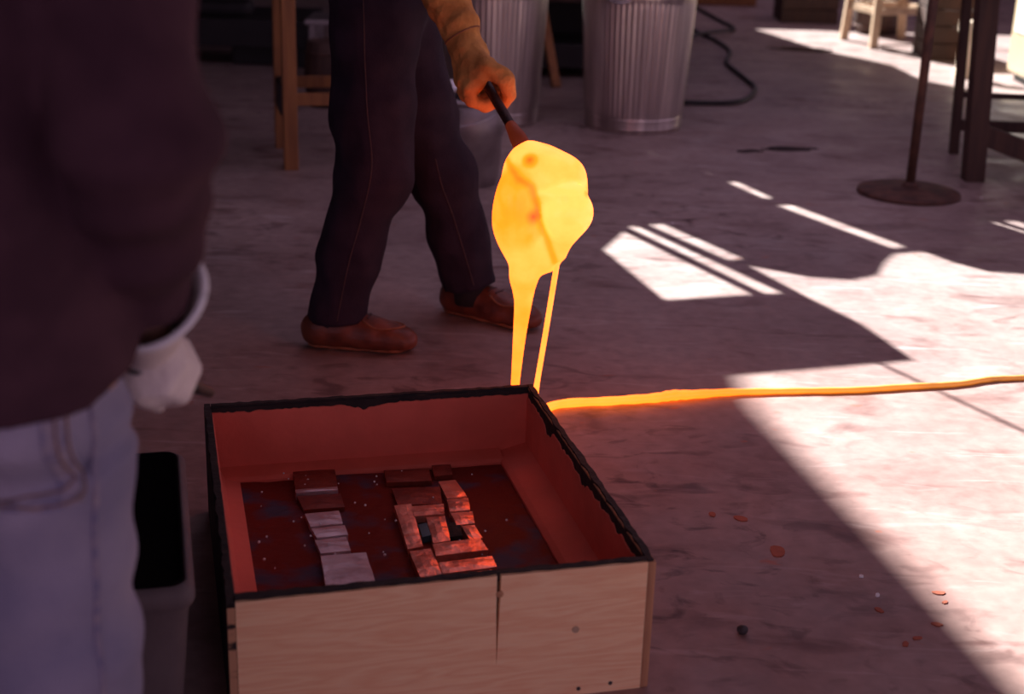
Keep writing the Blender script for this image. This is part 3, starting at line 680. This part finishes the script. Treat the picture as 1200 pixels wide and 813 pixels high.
def glove_l(P):
    f = fist(P, LH, rod_dir, (-.3, .3, .8), flip=-1, sz=1.06); wr = Vector(l_arm[2]); up = (Vector(l_arm[1]) - wr).normalized()
    d = smin(f, chain(P, [tuple(LH + Vector((-.015, .02, .02))), tuple(wr), tuple(wr + up * .16)], [.034, .042, .056], .03), .02)
    return np.maximum(d, plane(P, tuple(wr + up * .155), up[:])) + .002 * wob(P, 70, .9)
link('glove', surf(glove_l, (-.40, 3.70, .84), (-.06, 4.18, 1.24), .006), M['glove_tan'], wp)
shoe(wp, (-.569, 3.705), (-.268, 3.685), .3); shoe(wp, (-.212, 4.055), (.077, 3.885), 1.1)
for a, bb in (((-.50, 3.702, .05), (-.495, 3.702, .11)), ((-.125, 3.99, .05), (-.128, 3.985, .14))): link('sock', tube([a, Vector(a).lerp(Vector(bb), .5), bb], .050, 18), M['sock'], wp)

# ---- person in the foreground, seen from behind
fp = thing('person', (-.535, 1.36, 0), 'person in dark sweatshirt and faded jeans standing beside the casting box', 'person')
legs = [[(-.452, 1.36, .86), (-.462, 1.37, .48), (-.468, 1.36, .05)], [(-.618, 1.36, .86), (-.618, 1.37, .48), (-.618, 1.36, .05)]]
def f_jeans(P):
    d = None
    for lg in legs:
        e = chain(P, lg, [.094, .076, .082], .05); d = e if d is None else smin(d, e, .02)
    d = smin(d, el(P, (-.535, 1.355, .90), (.164, .128, .17)), .05)
    for x in (-.462, -.608): d = smin(d, el(P, (x, 1.305, .83), (.088, .088, .095)), .03)
    q = P[..., 2] * 1.0 - (P[..., 0] + .45) * .45
    d = d + .0035 * np.sin(q * 62 + 1.5 * wob(P, 11, .3)) * np.clip((.76 - P[..., 2]) / .08, 0, 1) * np.clip((P[..., 2] - .3) / .2, 0, 1) + .003 * wob(P, 24, 1.4)
    d = d + .007 * np.exp(-((q - .708) / .009) ** 2) - .004 * np.exp(-((q - .690) / .012) ** 2)
    d = d + .5 * np.clip(P[..., 2] - .765, 0, .08)
    return np.maximum(np.maximum(d, P[..., 2] - 1.04), .04 - P[..., 2])
fj_me = surf(f_jeans, (-.78, 1.17, .02), (-.30, 1.53, 1.07), .009); fj = link('jeans', fj_me, M['denim_faded'], fp, label='faded blue jeans'); b = bvh_of(fj_me)
def patch(outline, off, n=16):
    """cloth patch laid on the back of the jeans; outline = four corners in (x, z), bilinear"""
    (A, B, D_, E_) = [Vector((x, 0, z)) for x, z in outline]; pts = []
    for i in range(n + 1):
        for j in range(n + 1): pts.append(A.lerp(B, i / n).lerp(D_.lerp(E_, i / n), j / n) + Vector((0, 1.1, 0)))
    up_ = on_surface(b, pts, (0, 1, 0), off); lo_ = on_surface(b, pts, (0, 1, 0), -.002); N_ = len(pts); fs = []
    for i in range(n):
        for j in range(n):
            a = i * (n + 1) + j; fs += [(a, a + 1, a + n + 2, a + n + 1), (N_ + a, N_ + a + n + 1, N_ + a + n + 2, N_ + a + 1)]
    loop = [i * (n + 1) for i in range(n + 1)] + [n * (n + 1) + j for j in range(1, n + 1)] + [i * (n + 1) + n for i in range(n - 1, -1, -1)] + list(range(n - 1, 0, -1))
    for i in range(len(loop)):
        k = loop[(i + 1) % len(loop)]; fs.append((loop[i], k, N_ + k, N_ + loop[i]))
    bm = bmesh.new(); bm.from_mesh(mesh(up_ + lo_, fs)); return from_bm(bm)
def stitch(line, r=.0012, m='stitch', off=.0035):
    return tube(on_surface(b, spline([(x, 1.1, z) for x, z in line], 8), (0, 1, 0), off), r, 6)
pk = link('back_pocket', patch([(-0.538, 0.821), (-0.404, 0.821), (-0.553, 0.676), (-0.398, 0.700)], .0035), M['denim_faded'], fj)
link('pocket_edge', patch([(-0.424, 0.818), (-0.405, 0.818), (-0.420, 0.704), (-0.400, 0.704)], .0052, 10), M['denim_seam'], pk)
link('pocket_edge', patch([(-0.543, 0.690), (-0.401, 0.712), (-0.548, 0.678), (-0.399, 0.700)], .0052, 10), M['denim_seam'], pk)
for dx, dz in ((.003, -.003), (.011, -.012)):
    link('stitching', stitch([(-.404 - dx, .816), (-.400 - dx, .746), (-.399 - dx, .705 - dz), (-.468, .692 - dz), (-.548, .680 - dz)], .0011, off=.0065), M['stitch'], pk)
pk2 = link('back_pocket', patch([(-0.682, 0.821), (-0.558, 0.821), (-0.688, 0.700), (-0.558, 0.676)], .0035), M['denim_faded'], fj)
sm_ = []
for z in np.linspace(.86, .30, 30):
    h = b.ray_cast(Vector((-.2, 1.02, z)), Vector((-.199 - .03 * (.8 - z), .30, 0)).normalized()); sm_.append(h[0] + h[1] * .0005)
link('side_seam', tube(sm_, .0035, 8), M['denim_seam'], fj)
HF = Vector((-.52, 1.42, 1.62)); axf = face_axes((.35, .9, -.35))
fr_arm = [(-.385, 1.365, 1.37), (-.316, 1.265, 1.070), (-.358, 1.415, .872), (-.380, 1.50, .79)]
fl_arm = [(-.725, 1.365, 1.37), (-.755, 1.30, 1.09), (-.66, 1.50, .96), (-.62, 1.57, .93)]
def f_body(P):
    d = None
    for lg in legs:
        e = chain(P, lg, [.08, .055, .045], .03); d = e if d is None else smin(d, e, .02)
        d = smin(d, rc(P, lg[2], (lg[2][0], lg[2][1] + .10, .035), .036, .028), .02)
    d = smin(d, el(P, (-.535, 1.36, .92), (.14, .10, .15)), .04); d = smin(d, el(P, (-.535, 1.37, 1.24), (.15, .09, .22)), .05)
    d = smin(d, rc(P, (-.535, 1.37, 1.38), (-.525, 1.40, 1.57), .062, .056), .04)
    for arm in (fr_arm, fl_arm): d = smin(d, chain(P, arm, [.055, .042, .028, .022], .02), .03)
    return smin(d, head_sdf(P, HF, axf), .03)
link('body', surf(f_body, (-.84, 1.19, -.01), (-.24, 1.64, 1.78), .010), M['skin'], fp)
add_head_bits(fp, HF, axf, .03)
def f_sweat(P):
    Q = P.copy(); Q[..., 1] = 1.36 + (Q[..., 1] - 1.36) * 1.16
    d = smin(el(P, (-.535, 1.375, 1.25), (.195, .140, .26)), rc(Q, (-.535, 1.36, .74), (-.535, 1.36, 1.22), .180, .188), .06)
    d = d + .008 * wob(P * np.array([1, 1, 1.6], np.float32), 17, .9) + .006 * np.exp(-((P[..., 2] - .815) / .010) ** 2)
    # rounded hem
    hem = .797 + .03 * np.clip((P[..., 0] + .40) / .05, 0, 1.3) ** 2 - .01 * np.clip((P[..., 1] - 1.36) / .1, 0, 1)
    d = np.maximum(d, hem - P[..., 2])
    for arm in (fr_arm, fl_arm):
        end = Vector(arm[1]).lerp(Vector(arm[2]), .98)
        mid = Vector(arm[1]).lerp(Vector(arm[2]), .5)
        s = chain(P, [arm[0], tuple(Vector(arm[0]).lerp(Vector(arm[1]), .55)), arm[1], tuple(mid), tuple(end)], [.080, .072, .068, .056, .043], .03)
        ax_ = (Vector(arm[2]) - Vector(arm[1])).normalized(); tt = (P - np.array(arm[1], np.float32)) @ np.array(ax_[:], np.float32)
        s = s + .006 * np.sin(tt * 70 + 2 * wob(P, 14, .5)) * np.clip(1 - np.abs(tt - .06) / .22, 0, 1) + .003 * wob(P, 26, 2.2)
        s = np.maximum(s, plane(P, tuple(end), ax_[:])); d = smin(d, s, .010)
    return np.maximum(d, plane(P, (-.535, 1.36, 1.47), (0, -.15, 1)))
link('sweatshirt', surf(f_sweat, (-.88, 1.14, .74), (-.22, 1.64, 1.53), .009), M['sweat'], fp, label='dark maroon sweatshirt')
# gloves
gc = link('gauntlet', loft([((-.348, 1.405, .874), (.054, -.004, .010), (.008, .016, .048)), ((-.352, 1.425, .856), (.046, -.004, .008), (.006, .018, .042)), ((-.362, 1.460, .825), (.036, -.002, .006), (.004, .020, .030)), ((-.374, 1.495, .795), (.031, 0, .004), (.002, .020, .024)), ((-.382, 1.515, .775), (.029, 0, .004), (.002, .020, .022))], 32, .003), M['glove_white'], fp, label='cream canvas gauntlet')
c_, u_, v_ = Vector((-.348, 1.405, .874)), Vector((.054, -.004, .010)), Vector((.008, .016, .048))
link('cuff_binding', tube([c_ + u_ * math.cos(t) + v_ * math.sin(t) for t in np.linspace(0, 2 * PI, 41)], .0042, 8), M['white'], gc)
tool_d = Vector((-.004, .30, -.145)).normalized(); FH = Vector((-.392, 1.535, .748))
def f_glove(P):
    d = fist(P, FH, tool_d, (.15, -.4, .8), flip=1, sz=1.0)
    return smin(d, chain(P, [tuple(FH + Vector((0, -.015, .015))), (-.378, 1.50, .788)], [.034, .030], .02), .02) + .0018 * wob(P, 80, .3)
link('glove', surf(f_glove, (-.48, 1.44, .66), (-.31, 1.64, .84), .005), M['glove_white'], fp)
FL2 = Vector((-.60, 1.60, .92))
def f_glove2(P):
    d = fist(P, FL2, (0, .6, -.5), (-.3, -.4, .6), flip=-1, sz=1.0)
    return smin(d, chain(P, [tuple(FL2 + Vector((-.01, -.015, .015))), (-.63, 1.55, .94), (-.655, 1.51, .957)], [.033, .036, .048], .02), .02) + .0018 * wob(P, 80, .3)
link('glove', surf(f_glove2, (-.72, 1.45, .83), (-.52, 1.70, 1.03), .006), M['glove_white'], fp)
shoe(fp, (-.47, 1.30), (-.45, 1.60), 2.0); shoe(fp, (-.62, 1.30), (-.63, 1.60), 2.6)
# tool in the near hand
fp.location.x -= .024
tl = thing('hand_torch', FH, 'short black hand tool with a steel collar held in a cream glove', 'tool')
p0 = FH - tool_d * .06
link('handle', tube([p0, p0 + tool_d * .02, p0 + tool_d * .15, p0 + tool_d * .20], lambda t: .013 - .002 * abs(t - .5), 14), M['rubber'], tl)
link('collar', tube([p0 + tool_d * .20, p0 + tool_d * .235], .014, 14), M['steel'], tl)
link('nozzle', tube([p0 + tool_d * .235, p0 + tool_d * .32, p0 + tool_d * .42], lambda t: .011 - .004 * t, 14), M['black'], tl)

tl.location.x -= .024
# ================================================================== TUB BESIDE THE BOX
tub = thing('tub', (-.62, 2.05, 0), 'grey open tub with a rolled rim and black inside, between person and casting box', 'tub', rz=YAW)
TT = Matrix.Translation((-.452, 1.832, 0)) @ Matrix.Rotation(YAW, 4, 'Z')
def rrect(w0, w1, d0, d1, r, n=6):
    out = []
    for (cx, cy, a0) in ((w1 - r, d0 + r, -PI / 2), (w1 - r, d1 - r, 0), (w0 + r, d1 - r, PI / 2), (w0 + r, d0 + r, PI)):
        for k in range(n + 1): a = a0 + PI / 2 * k / n; out.append((cx + r * math.cos(a), cy + r * math.sin(a)))
    return out
def shell(levels, cap=True):
    vs_, fs = [], []; n = None
    for (g, z, r) in levels:
        ring = rrect(-.34 + g, 0 - g, g, .50 - g, r * .5); n = len(ring); vs_ += [Vector((x, y, z)) for x, y in ring]
    for i in range(len(levels) - 1):
        for j in range(n): k = (j + 1) % n; fs.append((i * n + j, i * n + k, (i + 1) * n + k, (i + 1) * n + j))
    fs.append(tuple(range(n))[::-1])
    if cap: fs.append(tuple((len(levels) - 1) * n + j for j in range(n)))
    else: fs.pop()
    me = mesh([TT @ v for v in vs_], fs); return me
link('tub_wall', shell([(.03, 0, .05), (.022, .06, .05), (.014, .16, .05), (.006, .255, .05), (.0, .262, .05), (-.004, .272, .05), (-.004, .284, .05), (0, .293, .05), (.006, .298, .05), (.010, .297, .045), (.014, .25, .045), (.036, .012, .045)]), M['canvas'], tub)
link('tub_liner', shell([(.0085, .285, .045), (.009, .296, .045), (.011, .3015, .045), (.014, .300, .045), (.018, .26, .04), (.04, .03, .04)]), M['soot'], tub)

# ================================================================== BINS, BUCKETS, HOSE
def trash_can(loc, amp, label, cat='trash can'):
    t = thing('trash_can', loc, label, cat, 'galvanised trash cans'); r0, r1, H = .235, .278, .72
    R_ = lambda z: r0 + (r1 - r0) * z / H
    prof = [(.0001, .012), (r0 - .01, .012), (r0 - .008, 0), (r0, 0)]
    for z in np.linspace(.01, .065, 12): prof.append((R_(z) + .004 * max(0, math.sin(z * 2 * PI / .018)), z))
    for z in np.linspace(.075, .63, 24): prof.append((R_(z), z))
    prof += [(R_(.64) + .004, .64), (R_(.66), .65), (R_(.70), .70), (R_(.70) - .003, .70)] + [(R_(z) - .004, z) for z in (.5, .25, .02)] + [(.0001, .018)]
    def fl(a, z): return amp * (abs(math.sin(a * 30)) - .5) * min(1, max(0, (z - .072) / .02)) * min(1, max(0, (.632 - z) / .02))
    link('can_body', lathe(prof, 480, loc, fl), M['galv'], t)
    ring = [Vector(loc) + Vector((R_(.705) * math.cos(a), R_(.705) * math.sin(a), .705)) for a in np.linspace(0, 2 * PI, 49)]
    link('rim', tube(ring, .009, 10), M['galv'], t)
    for s in (0, PI):
        h = [Vector(loc) + Vector(((R_(.68) + o) * math.cos(s + 1.2 + da), (R_(.68) + o) * math.sin(s + 1.2 + da), z)) for da, o, z in ((-.22, .0, .68), (-.21, .03, .672), (-.15, .045, .635), (0, .05, .625), (.15, .045, .635), (.21, .03, .672), (.22, 0, .68))]
        link('handle', tube(spline(h, 5), .005, 8), M['steel'], t)
    return t
trash_can((.560, 7.06, 0), .006, 'fluted galvanised trash can with a black hose looping behind it')
trash_can((-.150, 7.08, 0), .0035, 'plainer galvanised trash can behind the leather glove and steel pail')
pl = thing('pail', (-.205, 5.73, 0), 'dull metal pail standing behind the walking legs', 'pail')
link('pail_body', lathe([(.0001, .008), (.115, .008), (.118, 0), (.122, .004), (.124, .03), (.128, .036), (.138, .20), (.142, .206), (.150, .34), (.147, .34), (.136, .2), (.118, .02), (.0001, .016)], 48, (-.205, 5.73, 0)), M['galv_dull'], pl)
link('rim', tube([Vector((-.205 + .149 * math.cos(a), 5.73 + .149 * math.sin(a), .340)) for a in np.linspace(0, 2 * PI, 41)], .006, 8), M['galv_dull'], pl)
link('bail', tube(spline([(-.35, 5.70, .335), (-.36, 5.66, .31), (-.25, 5.585, .255), (-.12, 5.60, .285), (-.06, 5.70, .335)], 6), .003, 6), M['steel'], pl)
scp = thing('scoop', (-.24, 5.75, .3), 'bright steel scoop lying across the pail rim', 'scoop')
link('scoop_pan', lathe([(.0001, 0), (.04, .004), (.075, .03), (.078, .055), (.074, .055), (.071, .032), (.038, .008), (.0001, .004)], 28, T=Matrix.Translation((-.265, 5.74, .338)) @ Matrix.Rotation(.35, 4, 'Y')), M['steel'], scp)
link('scoop_handle', tube([(-.20, 5.71, .366), (-.10, 5.66, .352), (-.045, 5.63, .345)], .009, 10), M['steel'], scp)
hose = spline([(.80, 7.74, .013), (.90, 7.70, .013), (1.14, 7.74, .013), (1.26, 7.92, .013), (1.345, 8.25, .013), (1.34, 8.55, .013), (1.31, 9.2, .013), (1.40, 9.75, .013), (1.38, 10.2, .013), (1.28, 10.8, .013), (1.16, 11.3, .013)], 10)
link('hose', tube(hose, .014, 10), M['rubber'], None, True, 'black hose looping on the floor out from behind the fluted can', 'hose', 'black hoses')
hose = spline([(.92, 10.0, .014), (1.10, 10.12, .014), (1.27, 10.38, .045), (1.52, 10.75, .03), (1.60, 11.05, .014), (1.55, 11.5, .014), (1.46, 12.4, .014), (1.40, 13.2, .014)], 10)
link('hose', tube(hose, .014, 10), M['rubber'], None, True, 'farther black hose making a sharp bend on the shaded floor', 'hose', 'black hoses')

# ================================================================== FURNITURE
def stand(root, x0, x1, y0, y1, H, wd, m, T=None, rails=(), top=None):
    for x in (x0, x1):
        for y in (y0, y1): link('leg', box((x - wd / 2, y - wd / 2, 0), (x + wd / 2, y + wd / 2, H), T, .004), M[m], root, False)
    for z, ht, th in rails:
        for y in (y0, y1): link('rail', box((x0 + wd / 2, y - th / 2, z - ht / 2), (x1 - wd / 2, y + th / 2, z + ht / 2), T, .003), M[m], root, False)
        for x in (x0, x1): link('rail', box((x - th / 2, y0 + wd / 2, z - ht / 2), (x + th / 2, y1 - wd / 2, z + ht / 2), T, .003), M[m], root, False)
    if top: link('top', box((x0 - wd, y0 - wd, H), (x1 + wd, y1 + wd, H + top), T, .006), M[m], root, False)
T_ = Matrix.Translation((-.943, 5.86, 0)) @ Matrix.Rotation(math.radians(14), 4, 'Z')
st = thing('wooden_stand', (-.943, 5.86, 0), 'tall honey coloured wooden stand with square legs behind the walking person', 'stand', rz=math.radians(14))
stand(st, 0, .46, 0, .44, .92, .058, 'wood', T_, ((.29, .05, .03),), .03)
cl = link('clamp_block', box((-.03, .12, .20), (.015, .36, .33), T_, .01), M['rubber'], st, False)
# black bench in the far dimness
bn = thing('black_bench', (-1.85, 8.75, 0), 'low black steel bench in the shadows behind the dark sweatshirt', 'bench')
stand(bn, -2.45, -1.30, 8.55, 9.15, .115, .045, 'black', None, (), .16)
link('bench_bin', box((-1.72, 8.60, .0), (-1.42, 8.95, .115), None, .01), M['black'], bn, False)
link('vice', box((-1.95, 8.62, .275), (-1.62, 8.85, .36), None, .03), M['black'], bn, False)
bn2 = thing('tool_rack', (-3.2, 9.6, 0), 'dark tool rack with open legs at the back of the shop', 'rack')
stand(bn2, -3.7, -2.1, 9.5, 9.9, .9, .05, 'black', None, ((.30, .06, .03), (.6, .06, .03)), .04)
dk = thing('dark_keg', (-1.03, 7.3, 0), 'dark brown keg beyond the wooden stand', 'keg')
link('keg_body', lathe([(.0001, 0), (.085, 0), (.10, .08), (.105, .16), (.10, .25), (.088, .33), (.080, .33), (.078, .30), (.0001, .295)], 32, (-1.0, 7.35, 0)), M['wood_dark'], dk)
for z, r in ((.05, .097), (.27, .099)): link('hoop', tube([Vector((-1.0 + r * math.cos(a), 7.35 + r * math.sin(a), z)) for a in np.linspace(0, 2 * PI, 33)], .005, 6), M['rust'], dk)
sh = thing('low_shelf', (-.9, 8.3, 0), 'low grey shelf with pale rags behind the wooden stand', 'shelf')
stand(sh, -1.18, -.75, 8.2, 8.5, .30, .04, 'galv_dull', None, (), .03)
# between the cans
cb = thing('workbench', (.3, 8.6, 0), 'dark wooden workbench with splayed legs between the two trash cans', 'workbench')
link('top', box((-.35, 8.35, .45), (.95, 9.0, .50), None, .006), M['wood_dark'], cb, False)
link('shelf', box((-.30, 8.45, .06), (.90, 8.9, .20), None, .006), M['black'], cb, False)
for (a, c) in (((.205, 8.13, 0), (.10, 8.40, .46)), ((-.32, 8.20, 0), (-.25, 8.42, .46)), ((.92, 8.2, 0), (.85, 8.42, .46)), ((.92, 9.1, 0), (.85, 8.95, .46)), ((-.32, 9.1, 0), (-.25, 8.95, .46))): link('leg', bar(a, c, .05, .03), M['wood'], cb, False)
link('bench_back', box((-.35, 8.95, .0), (.95, 9.0, .45), None, .004), M['black'], cb, False)
# pole on a disc
ps = thing('pole_stand', (1.612, 5.78, 0), 'rusty steel pole standing on a round disc base', 'pole stand')
link('disc_base', lathe([(.0001, 0), (.204, 0), (.208, .004), (.206, .014), (.19, .019), (.03, .026), (.022, .03), (.0001, .03)], 64, (1.605, 5.765, 0)), M['rust'], ps)
link('pole', tube([(1.612, 5.78, .02), (1.612, 5.78, .7), (1.612, 5.78, 1.30)], .019, 18), M['rust'], ps)
link('weld_collar', lathe([(.019, 0), (.034, 0), (.030, .012), (.019, .022)], 24, (1.612, 5.78, .026)), M['rust'], ps)
link('yoke', tube(spline([(1.53, 5.78, 1.38), (1.55, 5.78, 1.31), (1.612, 5.78, 1.29), (1.675, 5.78, 1.31), (1.695, 5.78, 1.38)], 5), .012, 10), M['rust'], ps)
# heavy table at right
tb = thing('work_table', (1.93, 6.05, 0), 'heavy dark timber table with a slanting brace beside the pole stand', 'table')
link('leg', bar((1.955, 6.06, 0), (1.905, 6.06, .86), .082, .082), M['wood_dark'], tb, False)
for x, y in ((2.95, 5.9), (3.0, 6.55)): link('leg', bar((x, y, 0), (x, y, .86), .082, .082), M['wood_dark'], tb, False)
link('leg', bar((2.03, 6.62, 0), (1.99, 6.62, .86), .04, .04), M['wood_dark'], tb, False)
link('rail', bar((2.02, 6.62, .135), (3.0, 6.56, .135), .035, .05), M['wood_dark'], tb, False)
link('rail', bar((2.03, 6.62, .275), (3.0, 6.56, .275), .03, .025), M['wood_dark'], tb, False)
link('brace', bar((1.955, 6.05, .205), (2.50, 5.93, .03), .04, .085), M['wood_dark'], tb, False)
link('top', box((1.84, 5.84, .86), (3.1, 6.72, .92), None, .006), M['wood_dark'], tb, False)
# sunlit stool and what stands around it
so_ = thing('stool', (2.6, 10.5, 0), 'pale pine stool standing in the sunlit strip', 'stool')
ft = [(2.355, 10.67), (2.469, 10.22), (2.93, 10.40), (2.82, 10.85)]; tp = [(2.38, 10.62), (2.485, 10.26), (2.88, 10.42), (2.78, 10.80)]
for (a, c) in zip(ft, tp): link('leg', bar((*a, 0), (*c, .52), .055, .055), M['wood_pale'], so_, False)
mix_ = lambda k, z: Vector((*ft[k], 0)).lerp(Vector((*tp[k], .52)), z / .52)
for k in range(4): link('rung', bar(mix_(k, .25), mix_((k + 1) % 4, .25), .03, .045), M['wood_pale'], so_, False)
link('seat', prism([(2.34, 10.68), (2.46, 10.20), (2.93, 10.36), (2.82, 10.86)], .52, .56), M['wood_pale'], so_, False)
kb = thing('keg', (2.66, 10.98, 0), 'weathered brown keg half hidden by the pale stool', 'keg')
link('keg_body', lathe([(.0001, 0), (.16, 0), (.182, .10), (.188, .2), (.182, .32), (.165, .42), (.152, .42), (.150, .38), (.0001, .375)], 40, (2.70, 11.12, 0)), M['wood_dark'], kb)
for z, r in ((.06, .178), (.34, .183)): link('hoop', tube([Vector((2.70 + r * math.cos(a), 11.12 + r * math.sin(a), z)) for a in np.linspace(0, 2 * PI, 41)], .006, 6), M['rust'], kb)
def crate(lo, hi, m, label, group=None):
    t = thing('crate', (*[(lo[i] + hi[i]) / 2 for i in range(2)], 0), label, 'crate', group); n = 4; hz = (hi[2] - lo[2]) / n
    for k in range(n):
        z0, z1 = lo[2] + k * hz + .004, lo[2] + (k + 1) * hz - .004
        for a, c in (((lo[0], lo[1], z0), (hi[0], lo[1] + .018, z1)), ((lo[0], hi[1] - .018, z0), (hi[0], hi[1], z1)), ((lo[0], lo[1] + .02, z0), (lo[0] + .018, hi[1] - .02, z1)), ((hi[0] - .018, lo[1] + .02, z0), (hi[0], hi[1] - .02, z1))):
            link('plank', box(a, c, None, .003), M[m], t, False)
    for x in (lo[0] + .03, hi[0] - .03):
        for y in (lo[1] + .032, hi[1] - .032): link('corner_post', box((x - .014, y - .014, lo[2]), (x + .014, y + .014, hi[2])), M[m], t, False)
    link('crate_floor', box((lo[0] + .02, lo[1] + .02, lo[2] + .005), (hi[0] - .02, hi[1] - .02, lo[2] + .02), None, 0), M[m], t, False); return t
crate((2.05, 11.6, 0), (2.50, 12.0, .42), 'wood_dark', 'dark plank crate on the floor left of the pale stool')
crate((1.50, 12.7, 0), (2.02, 13.1, .40), 'wood', 'brown plank crate at the far end of the shop floor')
crate((2.70, 9.70, 0), (3.05, 10.05, .45), 'soot_wood', 'reddish dark plank crate between the pale stool and the firebricks')
fb = thing('firebrick_stack', (2.76, 9.0, 0), 'pale firebricks stacked on end next to the cream cabinet', 'firebricks')
link('brick', box((2.70, 8.95, 0), (2.83, 9.06, .045), None, .006), M['brick'], fb, False)
link('brick', box((2.71, 8.965, .046), (2.79, 9.045, .275), None, .006), M['brick'], fb, False)
link('brick', box((2.70, 8.96, .276), (2.815, 9.05, .345), None, .006), M['brick'], fb, False)
cab = thing('cabinet', (3.4, 8.5, 0), 'cream enamel cabinet with a white panel catching sunlight behind the heavy table', 'cabinet')
link('carcass', box((3.02, 8.05, .05), (3.72, 9.02, .95), None, .02), M['cream'], cab, False)
link('side_panel', box((3.012, 8.30, .30), (3.03, 8.94, .62), None, .006), M['white'], cab, False)
link('plinth', box((3.06, 8.09, 0), (3.70, 8.98, .052), None, .004), M['black'], cab, False)
link('handle', bar((3.30, 8.035, .55), (3.30, 8.035, .75), .02, .02), M['steel'], cab, False)

# ================================================================== LITTLE THINGS ON THE FLOOR
def blob(cx, cy, rx_, ry_, rot, seed, z=.0025, n=40, k=.45):
    pts = []
    for i in range(n):
        a = 2 * PI * i / n; r = 1 + k * noise.noise(Vector((math.cos(a) * 1.3, math.sin(a) * 1.3, seed))) + .3 * k * noise.noise(Vector((math.cos(a) * 4, math.sin(a) * 4, seed)))
        x, y = rx_ * r * math.cos(a), ry_ * r * math.sin(a); pts.append((cx + x * math.cos(rot) - y * math.sin(rot), cy + x * math.sin(rot) + y * math.cos(rot)))
    return prism(pts, 0, z)
for (x, y, a, c, r, s, lb) in ((1.95, 10.05, .22, .10, -.15, 1.0, 'dark oily puddle on the shaded floor short of the sunlit strip'), (1.26, 6.60, .13, .05, .1, 2.0, 'small wet patch between the fluted can and the disc base'), (1.06, 6.52, .06, .03, .2, 4.0, 'tiny dark wet spot next to a small wet patch')):
    link('puddle', blob(x, y, a, c, r, s), M['puddle'], None, False, lb, 'puddle')
pb = surf(lambda P: el(P, (.43, 2.255, .008), (.011, .009, .009)) + .002 * wob(P, 200, 1.), (.405, 2.235, -.003), (.455, 2.28, .03), .003)
link('pebble', pb, M['stone'], None, True, 'small dark pebble on the shaded floor near the plywood front', 'pebble')
def ground(px, py): return unproject(px, py, 0)
for k, (px, py, r) in enumerate(((1100, 695, .012), (1107, 706, .007), (911, 646, .026), (1030, 715, .010), (1098, 732, .010), (1075, 748, .009), (1061, 755, .009), (835, 603, .012), (868, 608, .016))):
    p = ground(px, py); link('flake', blob(p.x, p.y, r, r * .6, k * .7, k + 11., .002, 12), M['flake'], None, False, 'largest brick red flake on the shaded floor beside the casting box' if r > .02 else 'small brick red flake lying on the concrete floor', 'flake', 'red flakes on the floor')
for k, (px, py) in enumerate(((1009, 676), (1028, 698), (788, 262), (1150, 232))):
    p = ground(px, py); link('chip', blob(p.x, p.y, .005, .004, k, k + 31., .004, 8), M['white'], None, False, 'tiny white chip on the concrete floor', 'chip', 'white chips on the floor')
